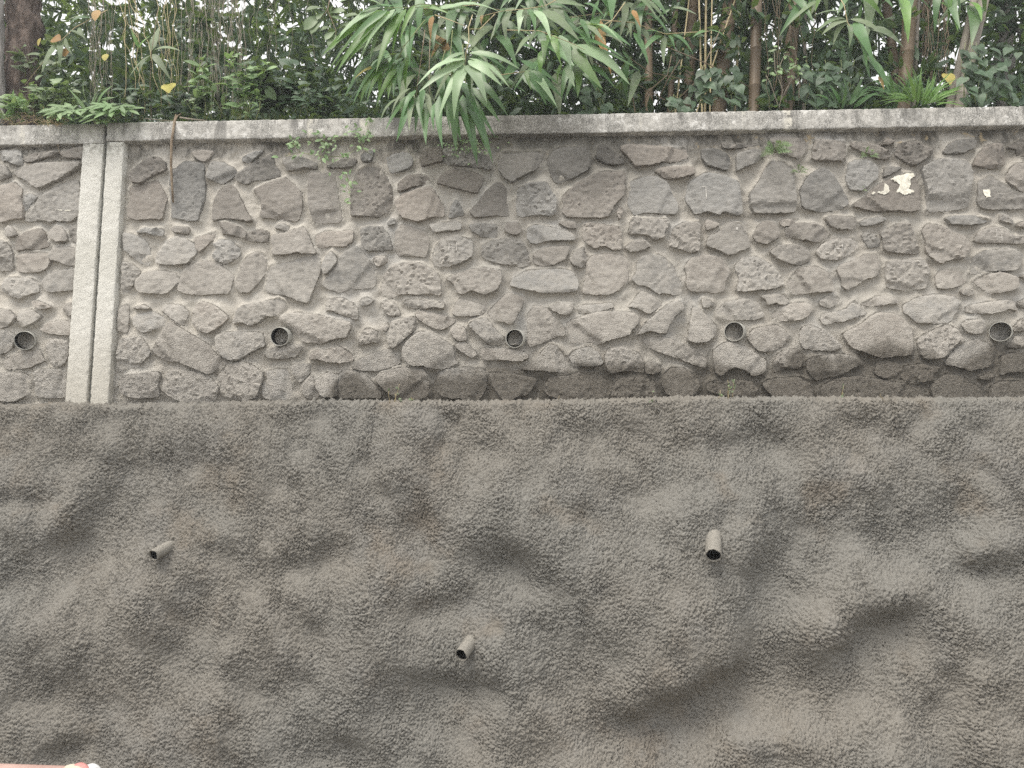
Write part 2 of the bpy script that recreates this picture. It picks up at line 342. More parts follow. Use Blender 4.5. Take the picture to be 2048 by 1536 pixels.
STONES = '''
A 0,410 190,405 215,480 215,555 140,550 80,520 0,510
A 210,490 300,440 500,425 600,420 500,480 370,500 265,528
A 600,430 850,360 850,490 700,485 640,470
A -40,540 50,570 80,640 70,665 -40,720
A 100,625 260,560 400,535 700,535 845,540 760,610 600,710 380,795 330,770 230,700 150,660
A -40,780 130,730 205,800 190,900 215,1000 215,1095 120,1100 -40,1150
A 250,870 300,850 365,880 310,960 250,1035 225,1010 240,920
A 245,1125 290,1050 420,870 560,780 760,715 790,720 820,900 810,1060 730,1130 620,1135 560,1120 500,1145 440,1120 290,1135
A 40,1220 75,1175 110,1200 150,1260 100,1290 50,1285
A 150,1310 240,1250 400,1205 440,1250 460,1330 490,1380 350,1420 240,1415 150,1440 145,1350
A 500,1230 550,1185 620,1200 660,1260 670,1330 590,1345 520,1320 495,1290
A 690,1210 740,1190 800,1200 795,1355 740,1350 700,1300
A -40,1320 60,1360 120,1470 115,1640 -40,1630
A 160,1490 240,1460 480,1460 520,1500 480,1620 380,1660 175,1655 165,1560
A 490,1490 520,1430 590,1390 700,1400 785,1420 775,1580 690,1585 600,1550 520,1530
A 1370,590 1500,490 1600,470 1680,530 1690,600 1600,640 1530,680 1430,740 1330,725 1310,640
A 1300,830 1340,770 1450,750 1600,710 1650,800 1705,900 1680,1000 1650,1120 1540,1115 1420,1120 1310,1110 1300,1000 1330,900
A 1800,590 1880,520 2048,540 2085,560 2090,760 2090,900 2040,1050 2020,1130 1920,1125 1740,1095 1750,980 1720,740 1730,620
A 1960,440 2000,400 2200,410 2110,520 2040,520
A 1380,1230 1450,1200 1640,1200 1655,1275 1530,1270 1480,1245 1400,1255
A 1750,1190 1900,1190 1930,1210 1910,1260 1850,1255 1760,1235
A 1255,1250 1330,1260 1420,1300 1500,1350 1525,1430 1530,1540 1500,1590 1420,1560 1330,1480 1260,1420
A 1690,1340 1790,1290 1870,1310 1990,1360 1990,1470 1930,1540 1900,1570 1700,1580 1590,1560 1600,1480
A 1240,1556 1340,1566 1430,1650 1400,1726 1310,1846 1235,1890
a 1380,200 1480,120 1650,100 1790,130 1830,200 1760,270 1700,345 1560,335 1420,330 1375,260
a 1830,240 1860,120 1960,40 2100,0 2230,30 2300,90 2390,150 2340,340 2230,340 2048,355 1890,340 1815,310
a 1210,480 1310,450 1310,640 1290,750 1200,720 1205,560
a 1350,480 1460,455 1530,500 1350,492
a 1370,570 1540,520 1700,590 1660,670 1540,720 1450,740 1390,700 1360,640
a 1640,510 1700,445 1850,460 1920,530 1900,600 1870,670 1780,620 1700,550
a 1970,570 2000,470 2070,420 2200,470 2330,580 2250,660 2130,745 2048,725 1990,690
a 1535,930 1620,780 1740,625 1880,720 2048,820 2120,860 2200,960 2330,1050 2200,1110 2130,1170 2048,1135 1900,1070 1820,1035 1700,1035
a 1190,900 1240,810 1350,790 1440,790 1500,880 1530,950 1460,1030 1380,1100 1310,1110 1210,1120 1185,1040
a 1220,1260 1270,1180 1400,1170 1590,1140 1630,1170 1600,1260 1620,1390 1500,1410 1350,1410 1230,1360
a 1655,1320 1720,1130 1850,1120 2048,1160 2140,1200 2210,1280 2230,1340 2170,1450 1960,1460 1830,1445 1720,1380
a 20,250 60,180 160,180 280,180 350,200 370,270 370,320 290,350 190,385 100,370 30,320
a 420,230 470,150 570,110 680,80 760,90 750,300 640,310 510,330 450,280
a 310,430 360,410 490,460 495,480 410,500 350,470
a 160,590 200,530 300,500 410,570 330,640 230,680 165,650
a -40,500 80,510 150,580 110,640 60,670 -40,690
a 620,480 700,430 745,430 730,560 690,565 640,530
a 395,710 480,640 610,615 725,630 715,770 620,765 500,750
a -40,740 70,720 150,770 110,890 60,940 -40,970
a 450,880 540,800 700,830 690,990 640,1060 600,1090 530,1080 480,980
a 20,1020 200,940 390,915 420,980 450,1040 370,1060 310,1100 200,1110 100,1125 40,1100
a 330,1140 500,1110 690,1130 670,1400 560,1415 370,1400 355,1250
a -40,1160 200,1150 300,1190 270,1290 240,1400 130,1450 -40,1440
B 70,620 110,520 220,525 360,600 360,640 300,700 220,750 120,710 60,680
B 365,650 520,560 720,450 745,460 760,560 810,620 810,680 650,710 540,720 470,760 370,720
B 420,470 560,420 640,400 600,450 510,520 430,515
B 120,930 200,800 310,755 360,800 420,920 480,1050 540,1130 490,1140 370,1115 230,1100 130,1130 115,1080
B 535,820 640,760 870,685 960,760 1030,840 1040,980 1000,1130 880,1120 740,1100 605,1090 640,930
B 840,480 1030,470 1190,540 1185,590 1060,580 960,605 880,605 860,530
B 1110,635 1370,640 1390,760 1410,900 1450,1140 1160,1150 1130,1050 1110,980 1100,850
B 1545,800 1590,620 1800,520 1880,620 1960,780 1965,900 1930,1030 1810,1090 1700,1080 1550,1080 1540,980 1550,890
B 1280,570 1420,520 1450,480 1600,500 1580,550 1540,575 1380,585
B 1640,440 1780,400 1750,515 1650,515
B 1895,470 2000,430 2130,430 2180,500 2165,570 2100,615 1945,640
B 170,1140 300,1150 400,1190 455,1240 440,1300 330,1275 220,1250 200,1200
B 450,1320 460,1260 620,1220 700,1240 690,1310 680,1350 600,1345 520,1340
B 745,1190 820,1155 900,1180 890,1225 820,1215
B 725,1280 890,1240 1050,1190 1090,1240 1140,1380 1180,1460 1050,1465 980,1445 900,1470 730,1475 750,1400 720,1340
B 1180,1280 1270,1240 1440,1240 1570,1225 1560,1340 1480,1395 1330,1390 1210,1405 1190,1350
B 1640,1200 1760,1190 1860,1190 1920,1260 1970,1420 1860,1430 1700,1430 1650,1360
B 1920,1150 1960,1100 1995,1140 1985,1165 1920,1165
B 130,1370 200,1320 310,1330 390,1400 400,1470 340,1530 230,1570 150,1530 120,1500 160,1430
B -60,1310 0,1290 150,1240 170,1260 100,1350 0,1455 -50,1400
B 480,1500 580,1440 650,1470 690,1600 640,1700 560,1800 500,1870 410,1860 350,1790 400,1640 420,1560
b 665,120 730,40 900,20 1060,-40 1200,-60 1235,50 1220,150 1170,270 1110,450 1000,410 840,350 690,330 650,280 680,180
B 1280,1500 1330,1440 1390,1500 1390,1560 1270,1690 1240,1600
B 1430,1500 1560,1400 1620,1400 1700,1500 1770,1600 1790,1700 1790,1800 1690,1820 1560,1830 1430,1865 1320,1830 1240,1780 1330,1680 1400,1590
B 1760,1520 1800,1490 1910,1490 1910,1550 1810,1600
b 350,570 400,480 500,450 620,430 790,380 860,420 860,460 750,570 650,570 600,630 500,670 420,630 330,650
b 805,590 880,545 1010,535 1200,560 1350,600 1530,630 1545,670 1510,740 1480,790 1370,800 1250,850 1150,830 1060,835 980,750 920,680 810,630
b 1280,510 1300,400 1450,380 1560,440 1610,500 1610,600 1560,600 1470,560 1350,520
b 1630,410 1700,380 1780,410 1700,470 1650,450
b 1850,430 1900,420 2000,440 2040,520 2040,560 1960,570 1890,540
b 1620,830 1650,750 1690,690 1810,720 1800,800 1830,830 1700,850 1620,860
b 1870,700 1910,640 1935,680 1900,730
b 145,780 250,740 400,730 620,740 640,800 650,880 540,920 450,980 370,1035 250,1010 170,900
b 640,960 720,900 850,885 1000,860 1030,900 970,990 870,1000 790,1010 700,1000
b 1110,970 1180,920 1300,920 1430,880 1540,950 1560,1030 1430,1050 1290,1040 1210,1010 1140,1020
b 1550,1100 1640,1010 1780,950 1940,905 2048,1000 2040,1060 1900,1110 1790,1135 1620,1130
b 165,1180 240,1090 400,1035 520,1070 640,1160 620,1260 570,1400 470,1440 220,1385
b 670,1150 760,1120 870,1110 930,1180 930,1300 940,1420 770,1440 640,1400 650,1290 690,1230
b 925,1070 1120,1060 1110,1170 1020,1260 960,1180
b 1040,1270 1140,1170 1170,1260 1220,1390 1090,1430 1040,1340
b 1175,1230 1290,1150 1410,1170 1390,1260 1400,1400 1250,1400 1190,1310
b 1400,1170 1480,1120 1600,1140 1720,1200 1790,1280 1850,1350 1850,1420 1700,1410 1400,1420 1400,1280
b 1960,620 2060,590 2190,580 2210,650 2200,710 2110,780 2040,850 1990,895 1935,880 1915,800 1940,700
b 1790,1230 1850,1160 2048,1100 2270,1110 2310,1160 2340,1260 2330,1390 2200,1440 2048,1440 1900,1340
C 215,430 260,390 430,370 440,520 300,545 220,575 205,500
C 445,380 600,390 900,470 940,560 930,600 780,580 470,545 445,500
C 370,745 440,640 560,590 760,620 860,680 830,760 790,850 670,820 540,790 440,760
C 1000,500 1030,430 1250,420 1470,420 1450,510 1400,600 1310,640 1210,700 1150,740 1070,690 1010,600
C 1500,520 1570,410 1640,370 1900,370 1950,480 1940,600 1800,680 1600,750 1540,640
C -20,745 80,660 200,650 280,670 320,740 150,770 -20,835
C -60,930 0,870 200,790 320,780 380,880 440,970 450,1075 330,1080 240,1120 180,1130 30,1100 -20,1040
C 500,1100 510,1000 560,920 600,920 660,1065 570,1085
C 710,1045 800,940 900,810 960,750 1040,740 1090,800 1085,880 1100,1000 1110,1080 960,1070 870,1090 780,1100
C 1200,790 1340,730 1500,730 1560,830 1600,900 1590,1070 1400,1060 1210,1080 1190,1000
C 1660,880 1770,780 1850,720 2048,630 2310,611 2310,780 2290,870 2200,960 2140,1080 2048,1095 1720,1090 1660,1040 1680,960
C 300,1170 400,1150 530,1150 560,1120 630,1160 620,1210 560,1230 500,1225 350,1255
C 705,1180 800,1150 990,1170 990,1300 840,1290 740,1240
C 1070,1210 1100,1150 1200,1140 1240,1190 1225,1250 1180,1275 1100,1250
C 1300,1200 1400,1165 1560,1200 1700,1230 1790,1290 1790,1325 1700,1330 1520,1330 1350,1365 1300,1300
C 1620,1150 1700,1130 1800,1160 1800,1210 1720,1200
C 1870,1180 1930,1150 2048,1160 2270,1190 2270,1400 2250,1430 2190,1430 2110,1390 2060,1390 2000,1410 1920,1360 1870,1310
C -50,1250 0,1170 100,1180 260,1240 300,1330 280,1440 260,1505 120,1490 0,1490 -40,1460
C 330,1450 360,1370 460,1300 600,1280 740,1320 740,1450 730,1500 600,1570 490,1590 350,1590 330,1520
C 830,1390 920,1340 1060,1320 1250,1340 1310,1460 1330,1570 1240,1610 1130,1580 980,1560 870,1520 840,1490
C 1360,1480 1450,1420 1600,1390 1740,1390 1720,1470 1680,1530 1560,1580 1430,1590 1370,1550
C 1740,1530 1790,1440 1880,1400 1915,1470 1910,1560 1850,1610 1780,1580
c 1910,30 1960,-40 2100,-70 2300,-60 2350,20 2340,190 2290,260 2190,330 2120,360 2000,350 1870,340 1875,280 1905,170
c -210,290 -160,130 -80,50 50,25 200,30 320,90 405,160 415,360 300,335 180,345 0,340 -80,375 -160,370
c 465,170 600,140 700,100 850,70 1030,100 1040,200 990,300 870,350 800,330 740,300 600,350 560,250
c 1130,250 1150,190 1300,100 1650,80 1770,110 1830,220 1810,320 1650,325 1480,335 1380,315 1250,290 1150,270
c 20,410 150,390 350,430 460,430 440,500 340,475 250,500 150,490 40,450
c 535,550 560,460 610,390 750,430 880,470 880,520 850,560 720,570 600,570
c 895,520 1000,430 1100,330 1250,370 1270,400 1250,470 1150,660 1050,625 940,600
c 1310,890 1305,570 1370,460 1500,490 1560,560 1640,640 1690,700 1690,770 1600,780 1450,850
c 1520,490 1600,440 1780,450 1760,530 1710,560 1620,540
c 1820,480 1850,460 2048,450 2170,430 2190,480 2048,520 1960,540 1840,545
c 155,570 170,520 300,530 430,560 560,600 550,640 430,710 340,690 240,640
c 700,660 760,610 880,590 920,640 980,720 1070,790 1080,850 930,870 860,820 780,740
c 510,700 590,660 670,700 680,820 590,825 540,780
c 20,900 80,820 190,730 300,740 400,790 540,880 550,1000 590,1050 520,1080 440,1110 330,1110 220,1080 100,1075 30,1000
c 560,880 600,840 690,850 790,960 730,1000 650,950
c 820,900 960,900 1110,910 1250,930 1330,990 1210,1045 1060,1020 850,1020 825,960
c 1240,1120 1340,1060 1440,960 1530,860 1600,870 1700,980 1730,1090 1720,1150 1500,1135 1380,1125
c 1725,970 1800,920 1950,880 2040,960 2080,1060 1980,1090 1790,1080 1750,1030
c 370,1160 480,1110 700,1100 850,1110 890,1200 880,1300 840,1390 790,1440 690,1445 600,1410 520,1420 400,1380
c 910,1150 1000,1150 1200,1170 1400,1210 1390,1260 1300,1380 1190,1400 1130,1440 1070,1450 990,1350 940,1260
c 1470,1320 1530,1190 1720,1180 1800,1150 2048,1160 2110,1210 2110,1300 2090,1400 2000,1420 1800,1430 1650,1430 1490,1370
D -40,480 -20,360 60,350 150,420 250,500 250,540 100,550 0,510
D 200,380 280,350 500,360 640,370 890,370 910,470 800,510 640,520 540,550 370,570 330,520
D 560,610 650,570 960,570 970,650 880,670 780,695 670,690 620,640
D 1040,400 1150,380 1300,430 1340,480 1320,600 1240,600 1090,550 1050,480
D 1400,540 1400,450 1500,410 1640,390 1690,460 1600,530 1500,570 1410,620
D 1250,330 1350,350 1480,330 1640,340 1500,370 1350,390 1260,390
D 1720,300 1850,260 2080,270 2140,340 2110,400 2048,495 1950,460 1850,430
D 300,800 320,720 430,680 560,670 680,740 740,860 790,950 800,1020 770,1065 600,1050 470,1040 360,1070 290,970
D 880,900 910,740 1000,680 1090,630 1250,650 1430,730 1450,900 1470,1050 1390,1070 1260,1035 1220,1070 1100,1030 980,1060 930,980
D 1535,860 1580,800 1640,720 1700,600 1770,510 1880,510 2000,590 2000,720 2010,880 2010,1040 1850,1045 1590,1050 1550,980
D 170,1050 200,980 240,1010 230,1070 200,1110
D 300,1260 310,1150 340,1090 450,1110 690,1110 710,1160 660,1250 660,1290 560,1325 500,1270 400,1260
D 710,1360 760,1200 870,1140 1030,1140 1025,1280 1020,1430 950,1455 830,1410 720,1380
D 1085,1120 1150,1130 1230,1160 1170,1200 1090,1225
D 1090,1390 1110,1300 1220,1250 1320,1150 1440,1160 1500,1240 1530,1340 1540,1400 1420,1440 1330,1480 1200,1420
D 1575,1300 1620,1190 1680,1130 1780,1150 1830,1200 1840,1290 1780,1330 1700,1360 1620,1340
D 1850,1130 1930,1110 2040,1110 1980,1170 1900,1190 1855,1170
D 260,1400 340,1340 460,1330 530,1390 420,1430 330,1445
d 330,190 380,120 380,20 440,-50 620,-60 740,30 800,150 840,260 830,345 760,355 640,330 600,350 500,270 400,250 340,215
d 870,60 940,-30 1100,-60 1250,-20 1350,110 1290,200 1280,310 1180,330 1060,310 930,315 880,240 900,160
d 1390,60 1450,-20 1600,-50 1740,30 1830,110 1890,240 1800,290 1650,300 1500,315 1410,300 1440,180
D 1750,1440 1850,1370 2048,1390 2140,1430 2165,1540 2048,1580 1950,1560 1850,1530 1770,1480
d 300,480 420,310 500,340 640,440 570,510 500,550 400,495 310,475
d 380,770 470,640 600,530 740,420 850,430 860,500 760,580 710,670 680,750 590,735 500,720
d 900,820 920,700 940,560 960,470 1060,520 1130,590 1200,660 1200,740 1110,840 960,845
d 1045,400 1100,390 1190,450 1130,480 1060,490
d 1200,560 1210,500 1300,420 1500,390 1620,430 1690,580 1550,610 1420,610 1240,600
d 1650,370 1780,340 1900,350 1950,420 1880,460 1800,430 1720,460 1710,400
d 1760,560 1850,470 2048,430 2140,440 2180,510 2120,580 2048,610 1900,620 1800,600
d -340,700 -330,620 -160,570 0,520 330,530 400,590 390,650 330,710 290,770 80,820 0,860 -100,830 -290,850 -300,770
d 440,810 520,780 700,790 850,860 1000,940 1090,1010 1090,1100 960,1070 830,1010 720,980 500,890
d 50,1000 90,900 250,890 400,950 455,1050 450,1160 380,1130 240,1130 150,1160 80,1140
d 465,1060 520,1030 630,1080 610,1140 530,1170 465,1150
d 1160,930 1250,860 1330,830 1480,880 1600,960 1710,1010 1700,1140 1620,1180 1560,1185 1470,1110 1370,1090 1240,1195 1180,1140
d 1510,790 1580,700 1800,660 1900,710 1960,790 1880,870 1760,930 1650,940 1560,860
d 1780,1060 1830,960 1900,920 2020,910 2070,950 2070,1080 2020,1110 1900,1100 1800,1150
d 100,1420 160,1250 220,1200 480,1200 560,1240 570,1350 590,1420 300,1440
d 620,1210 740,1100 860,1100 1010,1210 1025,1300 960,1380 770,1410 700,1370 640,1270
d 1105,1260 1200,1230 1530,1230 1600,1300 1690,1410 1400,1400 1130,1350 1100,1310
d 1660,1270 1740,1220 2048,1190 2160,1230 2190,1330 2180,1410 1780,1410
E 125,440 130,340 150,260 430,280 435,350 430,455 280,455
E 470,320 480,280 640,300 740,330 830,390 830,440 700,430 600,380
E 740,310 800,260 880,280 820,310
E 880,390 920,300 1060,270 1170,330 1240,340 1200,400 1090,480 1060,500 960,450
E 1315,390 1380,300 1480,260 1630,260 1600,340 1500,380 1420,390
E 1595,490 1640,400 1710,320 1850,290 1890,350 1890,490 1820,520 1740,525 1650,505
E 1900,340 1990,290 2080,240 2080,410 2000,400 1980,350
E 1905,600 1930,530 2000,480 2080,480 2080,740 1990,700 1920,640
E 1120,520 1250,450 1420,430 1560,470 1600,580 1560,740 1560,880 1400,900 1180,920 1185,760 1160,650
E 430,620 450,480 520,450 640,450 720,520 710,620 650,670 560,740 460,710
E 770,600 790,510 950,520 870,565 790,600
E 480,870 600,790 690,700 800,640 960,575 1060,560 1110,700 1110,840 1110,900 1000,925 900,910 700,920 600,900
E 10,720 80,600 200,520 300,570 370,680 450,800 450,850 380,900 210,920 30,890
E 1635,650 1760,590 1850,660 1960,740 2080,790 2080,890 1900,905 1680,900 1625,840 1640,740
E 235,980 300,960 530,970 510,1080 360,1080 280,1050
E 555,1020 620,990 760,975 795,1000 720,1030 620,1055 570,1045
E 1335,980 1440,960 1600,960 1770,1000 1660,1030 1550,1045 1390,1040
E 1840,950 1880,945 1960,1010 1960,1035 1840,1010
E 2005,1030 2080,1010 2080,1070 2000,1055
E -125,1090 -60,1040 0,1030 150,1030 230,1070 290,1130 170,1205 60,1180 -20,1175 -110,1135
E 740,1110 810,1080 920,1030 1010,1030 1040,1120 1070,1230 1110,1300 960,1305 780,1280 770,1180
E 1130,1100 1180,1030 1300,1050 1400,1110 1540,1160 1560,1270 1500,1360 1400,1350 1300,1395 1240,1360 1170,1290 1160,1180
E 570,1150 600,1110 670,1130 740,1180 730,1240 630,1260 600,1200
E 150,1290 220,1210 330,1170 500,1170 540,1240 480,1300 360,1365 200,1360 165,1320
E 1600,1200 1640,1110 1760,1060 1880,1080 1960,1150 2080,1160 2080,1215 1800,1210
e 1570,210 1600,60 1700,0 1900,-10 2040,30 2020,130 1970,185 1880,190 1780,185 1680,210
e 340,190 370,130 520,90 600,30 720,30 735,150 720,230 600,260 500,330 440,365 390,330 390,270
e -110,300 -60,220 0,160 150,140 270,200 300,300 315,370 200,380 60,385 -50,400
e 795,220 800,100 1000,90 1130,90 1190,160 1185,280 1150,350 1050,350 970,360 810,340 800,270
e 1245,240 1290,180 1500,160 1530,290 1450,330 1330,355 1250,340
e 1600,280 1700,220 1850,200 1990,250 1990,350 1850,385 1760,390 1680,340
e 1470,375 1540,335 1590,350 1590,390 1560,415 1490,400
e 2010,240 2080,220 2080,260
e 180,470 250,420 370,430 380,465 330,500 260,530 190,500
e 560,490 700,420 820,410 900,460 900,490 850,485 710,510 620,500
e 955,500 1080,430 1250,400 1430,420 1490,490 1430,570 1390,650 1300,670 1100,665 1010,600 955,570
e 1530,520 1570,500 1750,470 1950,450 1995,560 1920,535 1850,560 1740,580 1540,570
e 190,640 210,580 400,550 500,460 560,520 620,580 500,620 400,650 320,655 240,685
e 400,760 560,680 700,570 870,580 960,640 1030,730 1030,960 880,970 740,985 600,930 500,900 440,850
e 5,830 20,710 90,680 250,750 330,830 385,890 290,925 160,910 50,900
e 1085,820 1150,770 1350,670 1440,710 1510,830 1430,860 1370,920 1310,980 1180,1010 1110,960
e 1490,680 1540,640 1700,630 1700,740 1600,765 1540,740
e 1330,1020 1400,930 1520,840 1640,810 1720,840 1790,900 1780,960 1750,1060 1620,1090 1560,1100 1430,1060 1340,1050
e 70,1010 150,970 400,950 540,980 580,1040 480,1080 400,1130 270,1170 160,1180 80,1110
e 680,1130 710,1030 800,1010 910,1040 920,1110 880,1180 780,1170
e 935,1180 960,1060 1100,1040 1300,1070 1220,1140 1210,1190 1080,1210
e 1640,1160 1780,1120 1780,1180 1700,1185
e 1845,1150 1850,960 1960,940 2080,960 2080,1110 1900,1120
e 1890,880 1990,780 2080,780 2080,890 1960,895
e 1960,730 2020,640 2080,620 2080,740
e 190,1250 350,1170 550,1150 800,1200 1100,1230 1160,1280 1190,1350 1190,1400 200,1400
e 1190,1240 1340,1130 1500,1150 1690,1270 1670,1360 1500,1400 1230,1400
e 1760,1240 1850,1200 2080,1200 2080,1400 1750,1400
e 2000,470 2080,440 2080,530 2010,510
'''
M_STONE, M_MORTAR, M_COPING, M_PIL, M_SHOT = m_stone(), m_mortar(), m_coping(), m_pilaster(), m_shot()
M_JOINT = m_plain('joint_board', (.14, .145, .13), (.24, .24, .215), 30)
M_PVC = m_plain('pipe_plastic', (.36, .36, .33), (.47, .46, .42), 40, .6, .002)
M_PIPE_CEM = m_plain('pipe_cement_coat', (.22, .21, .185), (.32, .30, .265), 90, .95, .006)
M_PIPE_SHADE = m_plain('pipe_inside_shade', (.006, .006, .006), (.018, .017, .016), 30, 1.0, .0, 0.0)  # shade inside the pipes put into a near-black colour
M_CHALK = m_plain('chalk', (.42, .40, .37), (.62, .60, .56), 60, .95, .001)
M_PAINT = m_plain('old_paint', (.60, .575, .49), (.78, .76, .67), 45, .8, .001)

# ------------------------------------------------------------------ ground and terrace
def plane(name, x0, x1, y0, y1, z, mat):
    return link(name, mesh_np(name, [(x0, y0, z), (x1, y0, z), (x1, y1, z), (x0, y1, z)], [(0, 1, 2, 3)], None, False, mat))
M_GROUND = m_plain('ground_soil', (.13, .12, .10), (.22, .20, .17), 3, .95, .02)
tag(plane('ground', -24, 24, -24, 24, 0, M_GROUND), kind='structure')
M_SOIL = m_plain('terrace_soil', (.05, .04, .03), (.09, .075, .055), 4, .95, .02)
gx = np.linspace(-24, 24, 121); gy = np.concatenate([np.linspace(.24, 6, 30), np.linspace(7, 24, 15)])
XX, YY = np.meshgrid(gx, gy)
ZZ = 3.76 + .10 * samp(T_MID, XX * .3, YY * .3) * np.clip((YY - .3) / 1.0, 0, 1)
tag(link('terrace', mesh_np('terrace', np.stack([XX, YY, ZZ], -1), grid_quads(45, 121)[:, ::-1][:, ::-1], None, True, M_SOIL)), kind='structure')

# ------------------------------------------------------------------ the shotcrete face
RIM = [(-400, 812), (0, 811), (130, 808), (230, 810), (400, 806), (600, 802), (800, 803), (1000, 803), (1200, 799),
       (1290, 796), (1400, 793), (1500, 796), (1600, 795), (1700, 796), (1850, 797), (2048, 797), (2500, 795)]
Y_RIM = -.15
rw = np.array([at(a, b, Y_RIM) for a, b in RIM])
def rim_z(x): return np.interp(x, rw[:, 0], rw[:, 2])
# relief traced from the photograph: (px, py, rx, ry, angle, facing) ; facing > 0 looks up-left, < 0 looks down-right
RELIEF = [(205, 985, 28, 75, 35, -1.1), (145, 1085, 40, 40, 20, -.9), (40, 1150, 65, 42, -25, -.8), (365, 1235, 24, 65, 25, -.8),
 (590, 1225, 55, 22, 40, -.6), (540, 1355, 75, 28, 0, -.6), (845, 1390, 58, 48, 30, -1.1), (925, 1368, 60, 22, 0, -.8), (880, 1208, 45, 28, -15, -.9),
 (1000, 1120, 50, 42, 0, -.9), (810, 1045, 45, 55, 20, -.7), (640, 1100, 55, 32, -15, -.6), (738, 865, 10, 50, 10, -.6), (880, 845, 12, 45, 10, -.5),
 (200, 1345, 28, 60, 20, -.5), (50, 1370, 60, 55, -20, -.5), (115, 1500, 50, 18, -20, -1.3), (700, 1500, 120, 28, 0, -.5), (30, 990, 50, 13, 0, -.7),
 (450, 1095, 40, 22, 0, -.5), (340, 940, 50, 25, -30, -.5), (470, 1010, 40, 30, 0, -.2), (300, 1010, 35, 50, 25, -.5),
 (1524, 880, 90, 28, 0, -1.0), (1830, 1052, 80, 48, -10, -.8), (1918, 1000, 38, 30, -35, -.9), (1560, 1085, 55, 75, 15, -.9), (1525, 1215, 48, 75, 20, -.9),
 (1385, 1400, 150, 34, -18, -1.7), (1350, 1443, 70, 14, -6, -1.8), (1460, 1355, 50, 40, -40, -1.0), (1772, 1245, 62, 36, -25, -1.5), (1950, 1132, 62, 24, -25, -1.2),
 (1042, 1125, 42, 32, 0, -1.0), (1285, 945, 38, 60, 20, -.7), (1590, 1378, 62, 60, -20, -.8), (1108, 1290, 40, 75, 10, -.6), (1695, 1335, 45, 60, 20, -.7),
 (1180, 1290, 25, 80, 0, -.4), (1875, 1418, 30, 62, 10, -.7), (1720, 850, 60, 20, 0, -.4), (1680, 1010, 60, 40, 20, -.5), (1200, 860, 55, 25, 0, -.4),
 (125, 1020, 26, 75, 28, .7), (250, 1240, 38, 115, 20, .6), (740, 1140, 32, 85, 15, .5), (960, 1040, 60, 50, 0, .5), (720, 1310, 60, 50, 0, .55),
 (800, 870, 45, 60, 10, .5), (450, 850, 45, 40, 0, .4), (990, 1415, 40, 60, 0, .5), (400, 1060, 50, 22, -20, .3), (560, 1180, 60, 20, -15, .4), (600, 940, 80, 40, 0, .25),
 (1064, 1030, 50, 120, 5, .8), (1345, 1235, 110, 125, 0, .85), (1480, 1055, 24, 42, 25, .8), (1360, 1000, 60, 55, 0, .35), (1610, 900, 38, 60, -15, .7),
 (1962, 985, 30, 60, 0, .6), (1966, 1085, 46, 24, -20, 1.1), (1775, 1178, 85, 34, -10, .7), (1620, 1270, 40, 62, 0, .7), (1930, 1250, 70, 55, 0, .4), (1530, 1450, 70, 28, 0, .8),
 (1740, 1490, 60, 40, 0, .6), (1990, 1480, 50, 50, 0, .5), (420, 1400, 60, 70, 20, .4), (60, 1230, 60, 40, 0, .4), (330, 1490, 60, 40, 0, .4), (1180, 1150, 60, 60, 0, .4)]
def relief_table():
    """integrate the facing map along the light direction into a height field on x -6..6, s 0..2.4"""
    nx, nz, c = 512, 128, 12.0 / 512
    xs = -6 + c * np.arange(nx); zs = -.5 + c * np.arange(nz)
    X, Z = np.meshgrid(xs, zs)
    P = np.stack([X, base_y(X, Z), Z], -1)
    px, py = to_px(P)
    S = np.zeros_like(X)
    for a, b, rx, ry, an, v in RELIEF:
        t = rad(an); dx, dy = px - a, py - b
        u = dx * math.cos(t) + dy * math.sin(t) if False else dx * math.cos(t) - dy * -math.sin(t)
        w = -dx * math.sin(t) + dy * math.cos(t)
        S += v * np.exp(-.5 * ((u / rx) ** 2 + (w / ry) ** 2))
    S += .12 * samp(T_BIG, X, Z) + .13 * samp(T_VERT, X, Z)
    S -= S.mean()
    kz, kx = np.meshgrid(2 * np.pi * np.fft.fftfreq(nz, c), 2 * np.pi * np.fft.fftfreq(nx, c), indexing='ij')
    ka = kx * .5 - kz * .85
    G = 1j * ka + 9.0                       # facing plus openness: bright bulges, dim hollows
    H = np.fft.ifft2(np.conj(G) * np.fft.fft2(S) / (np.abs(G) ** 2 + .05 * (kx ** 2 + kz ** 2) + 8.0)).real
    return .095 * np.tanh(H / .095), c
def base_y(x, z):
    s = np.clip((2.0 - z) / 2.0, -.2, 1.3)
    return Y_RIM - .30 * s - .05 * np.sin(s * 3.1)
REL, REL_C = relief_table()
def rel(x, z):
    u = (np.asarray(x) + 6) / REL_C; v = (np.asarray(z) + .5) / REL_C
    u = np.clip(u, 0, REL.shape[1] - 2.001); v = np.clip(v, 0, REL.shape[0] - 2.001)
    i, j = u.astype(int), v.astype(int); fu, fv = u - i, v - j
    return (REL[j, i] * (1 - fu) + REL[j, i + 1] * fu) * (1 - fv) + (REL[j + 1, i] * (1 - fu) + REL[j + 1, i + 1] * fu) * fv
REL_GAIN = 1.35
def shot_y(x, z): return base_y(x, z) - REL_GAIN * rel(x, z)
